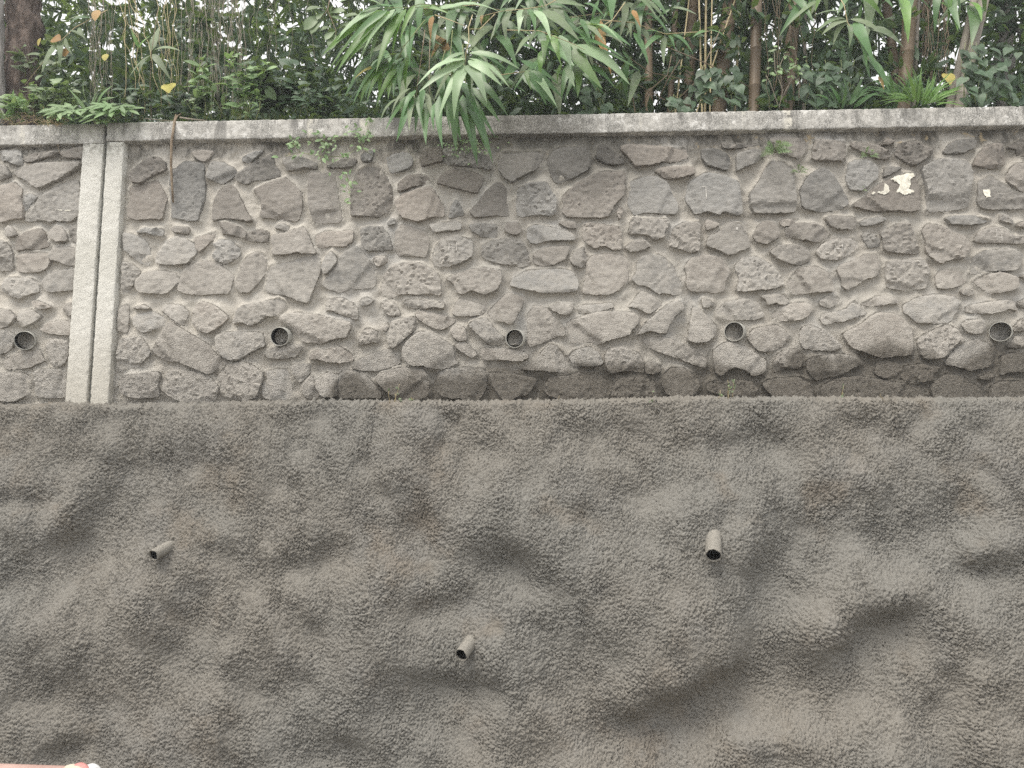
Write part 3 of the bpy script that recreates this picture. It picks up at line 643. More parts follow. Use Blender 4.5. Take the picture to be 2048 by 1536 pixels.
def build_shotcrete():
    xs = np.concatenate([np.arange(-7, -3.6, .04), np.arange(-3.6, 3.4, .0046), np.arange(3.4, 7, .04)])
    n_f = 440
    t = np.linspace(0, 1, n_f)
    X = np.tile(xs, (n_f, 1)); rz = rim_z(X) + .004 * samp(T_GRAIN2, X, X * 0 + .7) + .006 * samp(T_STONE, X, X * 0 + .3)
    # front rows: from the rim to 6 cm under the ground
    Z = rz - t[:, None] * (rz + .06)
    Yb = base_y(X, Z); fade = np.clip((rz - Z) / .10, 0, 1)
    Y = Yb - REL_GAIN * rel(X, Z) * (.35 + .65 * fade)
    e = .02
    slope = lambda a, b: base_y(a, b) - REL_GAIN * rel(a, b)
    Nx = (slope(X + e, Z) - slope(X - e, Z)) / (2 * e); Nz = (slope(X, Z + e) - slope(X, Z - e)) / (2 * e)
    nl = np.sqrt(1 + Nx ** 2 + Nz ** 2); NX, NY, NZ = Nx / nl, -1 / nl, Nz / nl       # outward normal of the big form
    g = np.abs(samp(T_GRAIN, X, Z)); g2 = np.abs(samp(T_GRAIN2, X + 1.3, Z))
    rough = np.clip(.95 + .22 * samp(T_PATCH, X, Z), .45, 1.6)
    pits = np.clip(samp(T_GRAIN, X + 2.2, Z + 1.1) - 1.9, 0, .6) * np.clip(samp(T_PATCH, X + 1, Z + 2) + .3, 0, 1.5)
    cr = np.abs(samp(T_CRUST, X, Z)); cr = cr / (cr + .35)
    d = rough * (.0190 * cr + .0030 * g + .0020 * g2) + .0012 * samp(T_LUMP, X, Z) - .045 * pits
    rnd_ = np.clip((rz - Z) / .03, 0, 1)
    Y = Y + NY * d + .034 * (1 - rnd_) ** 2            # rounded shoulder at the rim
    X = X + NX * d; Z = Z + NZ * d
    # ledge rows going back to the wall
    yb = np.array([.02, -.03, -.06, -.08, -.095])
    Yl = np.repeat(yb[:, None], len(xs), 1); Xl = np.tile(xs, (5, 1))
    Zl = rim_z(Xl) + .006 + .006 * samp(T_GRAIN2, Xl, Yl * 3) + .004 * np.abs(samp(T_GRAIN, Xl, Yl))
    P = np.concatenate([np.stack([Xl, Yl, Zl], -1), np.stack([X, Y, Z], -1)], 0)
    m = mesh_np('shotcrete_face', P, grid_quads(P.shape[0], P.shape[1])[:, ::-1], None, True, M_SHOT)
    return link('shotcrete_wall', m)
shot = build_shotcrete()
tag(shot, 'rough grey sprayed concrete face covering the whole lower bank below the stone wall', 'retaining wall')

# ------------------------------------------------------------------ the two stone walls
JX0, JX1 = at(207, 300, -.05)[0], at(214, 300, -.05)[0]     # the open joint between them
PL, PR = at(167, 290, -.05)[0], at(249, 284, -.05)[0]
COP_B, COP_T = 3.722, 3.846
wallR = empty('stone_wall', (0, .15, 1.9), 'long rubble stone wall of dark rough stones set in pale mortar, right of the open vertical joint', 'stone wall', 'rubble stone walls under the concrete coping')
wallL = empty('stone_wall', (-3.4, .15, 1.9), 'short end of rubble stone wall at the left edge, left of the open vertical joint', 'stone wall', 'rubble stone walls under the concrete coping')
TILE = {'A': (0, 220, 5.12), 'B': (400, 220, 5.12), 'C': (800, 220, 5.12), 'D': (1200, 220, 5.12), 'E': (1600, 220, 2048 / 448),
        'a': (0, 520, 5.12), 'b': (400, 520, 5.12), 'c': (800, 520, 5.12), 'd': (1200, 520, 5.12), 'e': (1600, 500, 2048 / 448)}
rs = random.Random(5)
stones = []
for ln in STONES.strip().splitlines():
    k, *pp = ln.split(); ox, oy, s_ = TILE[k]
    px = [(ox + float(p.split(',')[0]) / s_, oy + float(p.split(',')[1]) / s_) for p in pp]
    prot = rs.uniform(.032, .060)
    w = [at(a, b, -prot) for a, b in px]
    w = np.array(w); cw = w.mean(0); ln = np.linalg.norm(w - cw, axis=1)[:, None]
    w = cw + (w - cw) * (1 + .0025 / np.maximum(ln, .02))
    stones.append((np.array([(q[0], q[2]) for q in w]), prot, np.mean(np.array(px), 0)))
def frag(dx, src):
    return [(p + np.array([dx, 0]), pr, None) for p, pr, c in stones if src(p)]
extra = frag(-6.42, lambda p: p[:, 0].min() > 1.4 and p[:, 0].max() < 2.98) + frag(5.6, lambda p: p[:, 0].min() > -2.55 and p[:, 0].max() < -.9)

def inside(px, pz, poly):
    r = np.zeros(px.shape, bool); n = len(poly)
    for i in range(n):
        x0, z0 = poly[i]; x1, z1 = poly[(i + 1) % n]
        c = (z0 > pz) != (z1 > pz)
        with np.errstate(divide='ignore', invalid='ignore'):
            r ^= c & (px < (x1 - x0) * (pz - z0) / (z1 - z0 + 1e-12) + x0)
    return r
def edge_dist(px, pz, poly):
    d = np.full(px.shape, 9.0); n = len(poly)
    for i in range(n):
        a = poly[i]; b = poly[(i + 1) % n]; e = b - a; L = (e ** 2).sum() + 1e-12
        t = np.clip(((px - a[0]) * e[0] + (pz - a[1]) * e[1]) / L, 0, 1)
        d = np.minimum(d, np.hypot(px - a[0] - t * e[0], pz - a[1] - t * e[1]))
    return d
def ragged(poly, step, seed):
    a2 = .5 * np.sum(poly[:, 0] * np.roll(poly[:, 1], -1) - np.roll(poly[:, 0], -1) * poly[:, 1])
    if a2 < 0: poly = poly[::-1]
    out = []
    n = len(poly)
    for i in range(n):
        a, b = poly[i], poly[(i + 1) % n]; L = np.hypot(*(b - a)); m = max(1, int(L / step))
        nn = np.array([(b - a)[1], -(b - a)[0]]) / (L + 1e-9)
        for j in range(m):
            p = a + (b - a) * j / m
            amp = .0024 if nn[1] < -.3 else .0012
            out.append(p + nn * amp * float(samp(T_FINE, p[0] * 1.7 + seed, p[1] * 1.7)) + nn * .0009 * float(samp(T_STONE, p[0] * 3 + seed, p[1] * 3)))
    return np.array(out)
def build_stone(poly, prot, seed, rng):
    size = math.sqrt(np.ptp(poly[:, 0]) * np.ptp(poly[:, 1]))
    a_ = poly; n_ = np.roll(poly, -1, 0); p_ = np.roll(poly, 1, 0)
    k_ = .16
    b = ragged(np.stack([a_ + (p_ - a_) * k_, a_ + (n_ - a_) * k_], 1).reshape(-1, 2), .011, seed)
    step = .0125 if size > .12 else .010
    x0, z0 = b.min(0); x1, z1 = b.max(0)
    xs = np.arange(x0, x1, step); zs = np.arange(z0, z1, step * .87)
    if len(xs) and len(zs):
        X, Z = np.meshgrid(xs, zs); X = X + (np.arange(len(zs)) % 2)[:, None] * step * .5
        X = X + step * .22 * samp(T_FINE, X * 3 + seed, Z * 3)
        X, Z = X.ravel(), Z.ravel()
        k = inside(X, Z, b) & (edge_dist(X, Z, b) > step * .55)
        pts = np.concatenate([b, np.stack([X[k], Z[k]], 1)])
    else: pts = b
    nb = len(b)
    r = delaunay_2d_cdt([Vector(p) for p in pts], [(i, (i + 1) % nb) for i in range(nb)], [], 1, 1e-6)
    v2 = np.array([tuple(p) for p in r[0]]); tr = [f for f in r[2]]
    orig = r[3]
    tris = []
    for f in tr:
        for i in range(1, len(f) - 1): tris.append((f[0], f[i], f[i + 1]))
    x, z = v2[:, 0], v2[:, 1]
    c = poly.mean(0); d = edge_dist(x, z, b)
    # relief of the broken face
    up = np.clip((z - c[1]) / (size * .5 + 1e-6), -1.2, 1.2); sd_ = (x - c[0])
    tx, tz = rng.gauss(0, .05), rng.gauss(.05, .05)
    h = prot - tz * (z - c[1]) + tx * sd_
    h += .0016 * samp(T_STONE, x + seed * .7, z + seed)
    lay = samp(T_LAYER, x + seed * 1.3, z + seed * .4)
    q = np.floor(lay * 1.1 + (z - c[1]) * 6) / 1.1
    h += rng.choice((.0006, .001, .002, .004, .006)) * q * .6
    h += .0011 * samp(T_FINE, x, z + seed)
    # a split plane leaning to one side, as on quarry faced stone
    for _ in range(rng.choice((1, 1, 2, 3))):
        a = rng.uniform(-2.9, .6) ; nx_, nz_ = math.cos(a), math.sin(a)
        s0 = rng.uniform(.12, .42) * size
        over = (sd_ * nx_ + (z - c[1]) * nz_) - s0
        h -= np.minimum(np.clip(over + .003 * samp(T_STONE, x + seed, z * 2), 0, .05) * rng.uniform(.3, 1.1), prot * rng.uniform(.2, .38))
    h = np.maximum(h, prot * .5)
    # worn arris, tighter along the bottom
    rad_ = np.where(up > 0, .009, .004)
    h -= np.where(up > 0, .0045, .0015) * np.clip(1 - d / rad_, 0, 1) ** 2
    h = np.maximum(h, .006)
    V3 = np.stack([x, -h, z], -1)
    # skirt: outline vertices keep the input order
    first = {}
    for i, o in enumerate(orig):
        for k in o:
            if k < nb: first[k] = i
    ring = [first[k] for k in range(nb) if k in first]
    nv = len(V3)
    cb = b.mean(0)
    back = np.array([(x[i] , .03, z[i]) for i in ring])
    V3 = np.concatenate([V3, back])
    m = len(ring); quads = [(ring[i], nv + i, nv + (i + 1) % m, ring[(i + 1) % m]) for i in range(m)]
    T = np.array(tris)
    # face normals must look to -Y
    p0, p1, p2 = V3[T[:, 0]], V3[T[:, 1]], V3[T[:, 2]]
    ny = np.cross(p1 - p0, p2 - p0)[:, 1]
    if ny.mean() > 0: T = T[:, ::-1]
    return V3, np.array(quads), T

def stone_surface(i):
    return stones[i]
rg = random.Random(11)
stone_objs = []
for i, (poly, prot, c) in enumerate(stones):
    V3, Q, T = build_stone(poly, prot, i * .37, rg)
    par = wallL if poly[:, 0].mean() < JX0 else wallR
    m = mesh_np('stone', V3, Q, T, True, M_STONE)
    m.set_sharp_from_angle(angle=rad(38))
    o = link('stone', shift(m, par.location), par)
    stone_objs.append((o, poly, V3, T))
for par, dx in ((wallL, -1), (wallR, 1)):
    vs, qs, ts, b0 = [], [], [], 0
    for i, (poly, prot, c) in enumerate(extra):
        if (poly[:, 0].mean() < 0) != (dx < 0): continue
        V3, Q, T = build_stone(poly, prot, 50 + i * .31, rg)
        vs.append(V3); qs.append(Q + b0); ts.append(T + b0); b0 += len(V3)
    m = mesh_np('stones_beyond', np.concatenate(vs), np.concatenate(qs), np.concatenate(ts), True, M_STONE)
    m.set_sharp_from_angle(angle=rad(38))
    tag(link('rubble', shift(m, par.location), par), kind='stuff')

# mortar: trowelled up against the upper edges of the stones, undercut below them
def build_mortar():
    xs = np.concatenate([np.arange(-5.6, -3.62, .03), np.arange(-3.6, 3.3, .0085), np.arange(3.32, 5.6, .03)])
    dz = .0085; zs = np.arange(1.86, 3.74, dz)
    X, Z = np.meshgrid(xs, zs)
    P = np.zeros_like(X); mask = np.zeros(X.shape, bool)
    for poly, prot, c in stones + extra:
        i0, i1 = np.searchsorted(xs, [poly[:, 0].min(), poly[:, 0].max()]); j0, j1 = np.searchsorted(zs, [poly[:, 1].min(), poly[:, 1].max()])
        if i1 <= i0 or j1 <= j0: continue
        s_ = inside(X[j0:j1, i0:i1], Z[j0:j1, i0:i1], poly)
        P[j0:j1, i0:i1] = np.where(s_, prot, P[j0:j1, i0:i1]); mask[j0:j1, i0:i1] |= s_
    F = P * .74
    for _ in range(9):
        U = np.zeros_like(F); U[1:] = F[:-1] * .76          # moves up
        D = np.zeros_like(F); D[:-1] = F[1:] * .22
        L = np.zeros_like(F); L[:, 1:] = F[:, :-1] * .46
        R_ = np.zeros_like(F); R_[:, :-1] = F[:, 1:] * .46
        F = np.where(mask, F, np.maximum.reduce([F, U, D, L, R_]))
    G = F.copy()
    for _ in range(2):
        G[1:-1, 1:-1] = (G[1:-1, 1:-1] * 2 + G[:-2, 1:-1] + G[2:, 1:-1] + G[1:-1, :-2] + G[1:-1, 2:]) / 6
    n = .0010 * samp(T_STONE, X + 3, Z) + .0030 * samp(T_MID, X, Z) + .0009 * samp(T_FINE, X, Z) + .0006 * samp(T_GRAIN, X, Z)
    H = np.where(mask, np.minimum(G, P - .008) * .5, G) + n + .003
    return xs, zs, X, Z, -H
mxs, mzs, MX, MZ, MY = build_mortar()
JM = .5 * (JX0 + JX1)
for par, sel in ((wallL, mxs < JM - .005), (wallR, mxs > JM + .005)):
    x_, z_, y_ = MX[:, sel], MZ[:, sel], MY[:, sel]
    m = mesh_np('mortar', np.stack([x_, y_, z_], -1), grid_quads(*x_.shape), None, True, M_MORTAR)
    link('mortar', shift(m, par.location), par)

def slab(x0, x1, z0, z1, yf, yb, step, amp, seed, r=.012, chips=.004, cuts=()):
    """weathered cast slab: dense front sheet with rounded, chipped arrises, returned to yb on all sides"""
    xs = np.unique(np.concatenate([[x0, x0 + .004, x0 + r, x1 - r, x1 - .004, x1], np.arange(x0 + r, x1 - r, step)]))
    zs = np.unique(np.concatenate([[z0, z0 + .004, z0 + r, z1 - r, z1 - .004, z1], np.arange(z0 + r, z1 - r, step)]))
    X, Z = np.meshgrid(xs, zs)
    d = np.minimum.reduce([X - x0, x1 - X, Z - z0, z1 - Z])
    rr = r * (1 + .6 * np.clip(samp(T_STONE, X + seed, Z), 0, 2))
    back = r * .6 * np.clip(1 - d / rr, 0, 1) ** 2 + chips * np.clip(1 - d / .02, 0, 1) * np.clip(samp(T_FINE, X * .6 + seed, Z * .6), 0, 2)
    Y = yf + back + amp * samp(T_STONE, X + seed, Z + seed) + amp * .3 * samp(T_FINE, X, Z)
    for cx, w, dp in cuts: Y = Y + dp * np.exp(-((X - cx - .002 * samp(T_STONE, X * 0 + cx, Z)) / w) ** 2)
    nr, nc = X.shape
    P = np.stack([X, Y, Z], -1).reshape(-1, 3)
    ring = list(range(nc)) + [i * nc + nc - 1 for i in range(1, nr)] + [(nr - 1) * nc + j for j in range(nc - 2, -1, -1)] + [i * nc for i in range(nr - 2, 0, -1)]
    bk = P[ring].copy(); bk[:, 1] = yb
    n0 = len(P); m = len(ring)
    q = [(ring[i], n0 + i, n0 + (i + 1) % m, ring[(i + 1) % m]) for i in range(m)]
    q = np.array(q)[:, ::-1][:, ::-1]
    return np.concatenate([P, bk]), np.concatenate([grid_quads(nr, nc), q])
def add_slab(name, par, mat, *a, **k):
    v, q = slab(*a, **k); m = mesh_np(name, v, q, None, True, mat); m.set_sharp_from_angle(angle=rad(45))
    return link(name, shift(m, par.location), par)
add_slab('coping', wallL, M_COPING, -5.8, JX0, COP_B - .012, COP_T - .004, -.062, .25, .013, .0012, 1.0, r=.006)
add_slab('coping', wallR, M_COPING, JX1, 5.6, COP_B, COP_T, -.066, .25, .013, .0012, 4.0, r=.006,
         cuts=((at(250, 262, -.05)[0], .0018, .004), (at(2036, 232, -.05)[0], .004, .012), (at(1130, 250, -.05)[0], .002, .003)))
add_slab('pilaster', wallL, M_PIL, PL, JX0, 1.88, COP_B - .014, -.060, .10, .014, .0012, 7.0, r=.006,
         cuts=())
add_slab('pilaster', wallR, M_PIL, JX1, PR, 1.88, COP_B - .002, -.058, .10, .014, .0012, 9.0, r=.006)
add_slab('joint_filler', wallR, M_JOINT, JX0 + .002, JX1 - .002, 1.88, COP_T - .03, -.034, .06, .02, .001, 2.0, r=.003)

# chalk letters and old paint on some of the stones
def surf_y(o_rec, x, z):
    V3 = o_rec[2]; k = np.argsort((V3[:, 0] - x) ** 2 + (V3[:, 2] - z) ** 2)[:4]
    return V3[k, 1].min()
def find_stone(px, py):
    p = at(px, py, -.03)
    for r in stone_objs:
        if inside(np.array([p[0]]), np.array([p[2]]), r[1])[0]: return r
    return min(stone_objs, key=lambda r: np.hypot(*(r[1].mean(0) - p[[0, 2]])))
def mark(px, py, strokes, width, mat=M_CHALK, name='chalk_mark'):
    r = find_stone(px, py); v, q = [], []
    for st in strokes:
        for (a, b) in zip(st[:-1], st[1:]):
            A, B = at(px + a[0], py + a[1], -.03), at(px + b[0], py + b[1], -.03)
            L = math.hypot(B[0] - A[0], B[2] - A[2]); n = max(1, int(L / .008))
            tx, tz = (B[2] - A[2]) / L, -(B[0] - A[0]) / L
            base = len(v)
            for i in range(n + 1):
                t = i / n; x, z = A[0] + (B[0] - A[0]) * t, A[2] + (B[2] - A[2]) * t
                y = surf_y(r, x, z) - .0025
                w = width * (.7 + .5 * rs.random())
                v += [(x - tx * w, y, z - tz * w), (x + tx * w, y, z + tz * w)]
            for i in range(n): q.append((base + 2 * i, base + 2 * i + 1, base + 2 * i + 3, base + 2 * i + 2))
    m = mesh_np(name, v, q, None, False, mat)
    par = r[0].parent
    link(name, shift(m, par.location), r[0])
mark(905, 495, [[(-6, -6), (-6, 9)], [(9, -6), (9, 9)], [(-6, 2), (9, 2)]], .0022)
mark(1675, 498, [[(-6, -8), (-6, 8)], [(8, -8), (8, 4)], [(-6, 0), (8, 0)]], .0024)
mark(1990, 474, [[(0, -14), (0, 8)], [(-4, 2), (10, 2)], [(10, -10), (10, 10)]], .0018)
mark(1410, 385, [[(-8, -9), (0, -9), (1, 16)]], .0025)
mark(1472, 459, [[(-2, 0), (2, 0)]], .008)
mark(120, 422, [[(0, 0), (8, 0)], [(13, 1), (25, 0)]], .003, M_PAINT, 'paint_spot')
def blot(px, py, pts, mat=M_PAINT, name='paint_patch'):
    r = find_stone(px, py); w = np.array([at(px + a, py + b, -.03)[[0, 2]] for a, b in pts])
    b = ragged(w, .006, 3.1); x0, z0 = b.min(0); x1, z1 = b.max(0)
    X, Z = np.meshgrid(np.arange(x0, x1, .006), np.arange(z0, z1, .006)); X, Z = X.ravel(), Z.ravel()
    k = inside(X, Z, b) & (edge_dist(X, Z, b) > .003)
    pts2 = np.concatenate([b, np.stack([X[k], Z[k]], 1)]); nb = len(b)
    d = delaunay_2d_cdt([Vector(p) for p in pts2], [(i, (i + 1) % nb) for i in range(nb)], [], 1, 1e-6)
    v = [(p[0], surf_y(r, p[0], p[1]) - .0028, p[1]) for p in d[0]]
    t = [(f[0], f[i], f[i + 1]) for f in d[2] for i in range(1, len(f) - 1)]
    m = mesh_np(name, v, None, t, True, mat)
    link(name, shift(m, r[0].parent.location), r[0])
# pale flaked paint on the big wedge stone (photo px offsets from 1800,360)
def e2(pts): return [((1600 + x / 4.5714) - 1790, (220 + y / 4.5714) - 385) for x, y in pts]
blot(1790, 385, e2([(815, 640), (870, 610), (940, 600), (990, 560), (1035, 570), (1040, 610), (1000, 640), (1000, 690), (985, 730), (1035, 745), (1030, 760), (980, 775), (940, 790), (900, 765), (860, 765), (880, 735), (900, 700), (870, 670)]))
blot(1790, 385, e2([(755, 685), (790, 705), (800, 760), (755, 790), (685, 775), (690, 765), (740, 755), (750, 720)]))
blot(1790, 385, e2([(625, 780), (650, 765), (668, 778), (640, 795)]))
blot(1975, 388, [((1600 + x / 4.5714) - 1975, (220 + y / 4.5714) - 388) for x, y in [(1668, 730), (1730, 732), (1728, 800), (1690, 808), (1670, 770)]])

# ------------------------------------------------------------------ drain pipes
def pipe(px, py, Y, r, length, dpx, mat, label, grp, ragged_=0.0, wall=.0035):
    """open pipe whose mouth centre shows at px,py on plane Y; dpx = photo px offset of the point 'length' behind the mouth on plane Y+length"""
    A = V(px, py, Y); B = V(px + dpx[0], py + dpx[1], Y + length)
    d = (B - A).normalized(); L = length + .25; n = 28
    a = d.cross(Vector((0, 0, 1))).normalized(); b = d.cross(a)
    rr = random.Random(int(px)); v, q = [], []
    jit = [rr.uniform(-1, 1) * ragged_ for _ in range(n)]
    prof = [(L, r), (L * .5, r), (.004, r), (0, r - .0008), (0, r - wall), (.012, r - wall - .0005), (L * .5, r - wall), (L, r - wall)]
    for (s, R_) in prof:
        for k in range(n):
            c = 2 * math.pi * k / n
            off = jit[k] if s <= .004 else 0
            rad_ = R_ + (.6 * jit[k] if s <= .004 and ragged_ else 0)
            p = A + d * (s + off * .8) + a * (rad_ * math.cos(c)) + b * (rad_ * math.sin(c))
            v.append(tuple(p - A))
    cap = len(v); v.append(tuple(d * L)); tc = [(7 * n + (k + 1) % n, 7 * n + k, cap) for k in range(n)]  # end disc added to keep light from coming in behind
    for i in range(len(prof) - 1):
        for k in range(n): q.append((i * n + k, i * n + (k + 1) % n, (i + 1) * n + (k + 1) % n, (i + 1) * n + k))
    m = mesh_np('drain_pipe', v, q, tc, True, mat); m.materials.append(M_PIPE_SHADE)
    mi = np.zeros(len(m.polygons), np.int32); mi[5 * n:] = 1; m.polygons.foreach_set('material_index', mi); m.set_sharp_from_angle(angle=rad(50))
    o = link('drain_pipe', m, None, A)
    return tag(o, label, 'pipe', grp)
G1 = 'weep pipes in a row across the stone wall'
pipe(49, 681, -.075, .058, .08, (6, -1), M_PVC, 'grey plastic weep pipe left of the pale pilasters, at the left edge', G1)
pipe(559, 673, -.085, .058, .09, (9, 0), M_PVC, 'grey weep pipe with a pebble inside, just above a small flat stone', G1)
pipe(1029, 677, -.075, .057, .08, (6, 1), M_PVC, 'grey weep pipe with a flat stone chip in its mouth, middle of the row', G1)
pipe(1468, 663, -.065, .059, .07, (4, 1), M_PVC, 'weep pipe resting on top of a broad pale stone with an arched underside', G1)
pipe(2001, 663, -.065, .059, .07, (2, 1), M_PVC, 'weep pipe at the right edge of the wall, rightmost of the row', G1)
G2 = 'drain pipes poking out of the sprayed concrete'
def on_shot(px, py):
    lo, hi = -1.2, 0.2
    for _ in range(40):
        mid = (lo + hi) / 2; p = at(px, py, mid)
        if mid < float(shot_y(p[0], p[2])): lo = mid
        else: hi = mid
    return lo
def spipe(px, py, bx, by, r, out, label):
    yb = on_shot(bx, by)
    return pipe(px, py, yb - out, r, out, (bx - px, by - py), M_PIPE_CEM, label, G2, .0035, .004)
spipe(306, 1111, 338, 1093, .032, .11, 'small cement coated drain pipe pointing left, on the left side of the sprayed concrete')
spipe(922, 1311, 941, 1284, .036, .10, 'small cement coated drain pipe pointing down left, lowest of the three')
spipe(1427, 1111, 1427, 1076, .042, .13, 'stubby cement coated drain pipe with a ragged mouth, right half of the sprayed concrete')
# chips in two of the weep pipes
def pebble(px, py, Y, s, label, flat=.4):
    v, t = [], []
    import bmesh
    bm = bmesh.new(); bmesh.ops.create_icosphere(bm, subdivisions=2, radius=1)
    rr = random.Random(int(px * 3))
    for q in bm.verts:
        q.co *= 1 + rr.uniform(-.15, .15); q.co = Vector((q.co.x * s[0], q.co.y * s[1], q.co.z * s[2]))
    m = bpy.data.meshes.new('pebble'); bm.to_mesh(m); bm.free(); m.materials.append(M_STONE)
    o = link('stone_chip', m, None, V(px, py, Y)); tag(o, label, 'stone', 'stone chips lying in the weep pipes')
pebble(1030, 690, -.03, (.030, .03, .006), 'flat pale stone chip lying in the mouth of the middle weep pipe')
pebble(566, 683, -.02, (.018, .03, .014), 'small brown pebble lying inside the second weep pipe from the left')
# ------------------------------------------------------------------ leaves
L_BAM = m_leaf('bamboo_leaf', (.07, .175, .055), (.12, .23, .09), .32, .38)
L_BAMP = m_leaf('bamboo_leaf_pale', (.28, .41, .22), (.34, .46, .28), .30, .38)
L_BAMG = m_leaf('bamboo_leaf_bright', (.13, .27, .06), (.19, .34, .09), .40, .36)
L_BAMD = m_leaf('bamboo_leaf_dusty', (.12, .18, .085), (.17, .215, .12), .22, .6, dusty=.3)
L_DRY = m_leaf('dry_leaf', (.40, .22, .08), (.45, .30, .14), .25, .7)
L_YEL = m_leaf('yellow_leaf', (.55, .50, .12), (.60, .50, .16), .35, .6)
L_HEART = m_leaf('heart_leaf', (.05, .095, .05), (.075, .125, .07), .2, .5)
L_WEED = m_leaf('weed_leaf', (.17, .29, .12), (.27, .38, .19), .32, .5)
L_OVAL = m_leaf('oval_leaf', (.14, .21, .10), (.19, .26, .13), .28, .45)
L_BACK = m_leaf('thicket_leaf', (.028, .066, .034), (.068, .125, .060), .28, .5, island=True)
L_BACKL = m_leaf('thicket_leaf_sunlit', (.11, .19, .04), (.22, .30, .07), .45, .5, island=True)  # lit copy of the thicket leaf, sunlight put into its colour
M_STEMG = m_plain('green_stem', (.16, .20, .08), (.26, .28, .13), 25, .6, .001)
M_STEMY = m_plain('straw_stem', (.36, .30, .17), (.50, .42, .26), 25, .7, .001)
M_TWIG = m_plain('twig', (.16, .12, .085), (.27, .215, .155), 40, .85, .002)
M_TWIGD = m_plain('grey_twig', (.20, .18, .15), (.33, .29, .23), 40, .85, .002)
M_CULM = m_plain('bamboo_culm', (.10, .075, .05), (.18, .135, .09), 9, .5, .001, stretch=(1, 1, .15), rnd=.2)
M_CULMG = m_plain('dry_culm', (.19, .17, .145), (.30, .27, .23), 12, .7, .002, stretch=(1, 1, .12))
M_BARK = m_plain('bark', (.07, .055, .048), (.21, .165, .14), 30, .95, .02, stretch=(1, 1, .25))
M_BARKG = m_plain('pale_bark', (.20, .19, .18), (.33, .31, .29), 10, .95, .01, stretch=(1, 1, .4))

def leaf_mesh(kind, var=0, mat=None):
    r = random.Random(var * 17 + len(kind))
    v, q, t = [], [], []
    if kind in ('blade', 'oval', 'obovate'):
        ts = [0, .06, .18, .34, .52, .70, .86, 1.0]
        if kind == 'blade': wf = lambda u: (min(1, u / .22) ** .7) * (1 - max(0, u - .22) / .78) ** .8
        elif kind == 'oval': wf = lambda u: math.sin(math.pi * u ** .85) ** .8 if 0 < u < 1 else 0
        else: wf = lambda u: math.sin(math.pi * u ** 1.6) ** .7 if 0 < u < 1 else 0
        arch = r.uniform(.03, .13); tw = r.uniform(-.5, .5); side = r.uniform(-.03, .03)
        for u in ts:
            w = .5 * wf(u) + (.004 if u in (0, 1.0) else 0)
            zc = arch * math.sin(math.pi * u) ; yc = side * math.sin(math.pi * u)
            a = tw * (u - .3)
            fold = .22
            for s_ in (-1, 0, 1):
                yy, zz = s_ * w, (abs(s_) * w * fold)
                y2 = yy * math.cos(a) - zz * math.sin(a); z2 = yy * math.sin(a) + zz * math.cos(a)
                v.append((u, yc, zc, y2, z2))
        for i in range(len(ts) - 1):
            for k in (0, 1): o = i * 3 + k; q.append((o, o + 1, o + 4, o + 3))
        return v, q, t
def make_leaf(kind, var, mat):
    """unit length along +X, real width is given when the leaf is placed"""
    if kind in ('blade', 'oval', 'obovate'):
        ratio = {'blade': .17, 'oval': .52, 'obovate': .45}[kind]
        v, q, t = leaf_mesh(kind, var)
        pts = [(u, yc + y2 * ratio * 1.0, zc + z2 * ratio) for (u, yc, zc, y2, z2) in v]
        return mesh_np(kind + '_leaf', pts, q, None, True, mat)
    r = random.Random(var)
    if kind == 'heart':
        out = [(0, 0), (-.12, .10), (-.17, .26), (-.08, .42), (.10, .49), (.30, .45), (.52, .32), (.74, .16), (.90, .05), (1, 0)]
    elif kind == 'lobed':
        out = [(0, 0)]
        for k, (a, L, w) in enumerate(((115, .42, 13), (72, .70, 14), (33, .90, 13), (0, 1.0, 12))):
            for da, m in ((w, .45), (w * .45, .82), (0, 1.0), (-w * .45, .82), (-w, .45)):
                if a == 0 and da < 0: continue
                ang = rad(a + da); out.append((L * m * math.cos(ang), L * m * math.sin(ang)))
            if a: out.append((.34 * math.cos(rad(a - 19)), .34 * math.sin(rad(a - 19))))
        out[-1] = (1, 0)
    def z(x, y): return .10 * math.sin(math.pi * min(max(x, 0), 1)) - .12 * y * y + .05 * abs(y) - .15 * x * x * r.choice((.6, 1.0)) * 0
    v = []; m = len(out)
    for x, y in out: v.append((x, y, z(x, y)))
    for x, y in out: v.append((x, -y, z(x, y)))
    for x, y in out: v.append((x * .55 if kind == 'heart' else x * .5, 0, z(x * .55, 0)))
    q = []
    for i in range(m - 1):
        q.append((i, i + 1, 2 * m + i + 1, 2 * m + i)); q.append((m + i + 1, m + i, 2 * m + i, 2 * m + i + 1))
    return mesh_np(kind + '_leaf', v, q, None, True, mat)
_LC = {}
def leaf_of(kind, mat, rng):
    k = (kind, mat.name, rng.randrange(5))
    if k not in _LC: _LC[k] = make_leaf(kind, k[2], mat)
    return _LC[k]
def put_leaf(par, kind, mat, A, B, rng, wide=1.0, face=None, name='leaf'):
    """a leaf from A to B, its upper side turned towards 'face'"""
    A, B = Vector(A), Vector(B); d = B - A; L = d.length; x = d.normalized()
    f = Vector(face) if face else Vector((rng.uniform(-.5, .3), -1.0, rng.uniform(.2, 1.1)))
    zax = (f - x * f.dot(x)); zax = zax.normalized() if zax.length > .05 else Vector((0, -1, 0)); y = zax.cross(x)
    M = Matrix((x * L, y * L * wide, zax * L)).transposed().to_4x4(); M.translation = A - par.location
    o = bpy.data.objects.new(name, leaf_of(kind, mat, rng)); COL.objects.link(o); o.parent = par; o.matrix_basis = M
    return o
def stem(par, T, mat, name='stem'):
    return link(name, shift(T.mesh(name, mat), par.location), par)

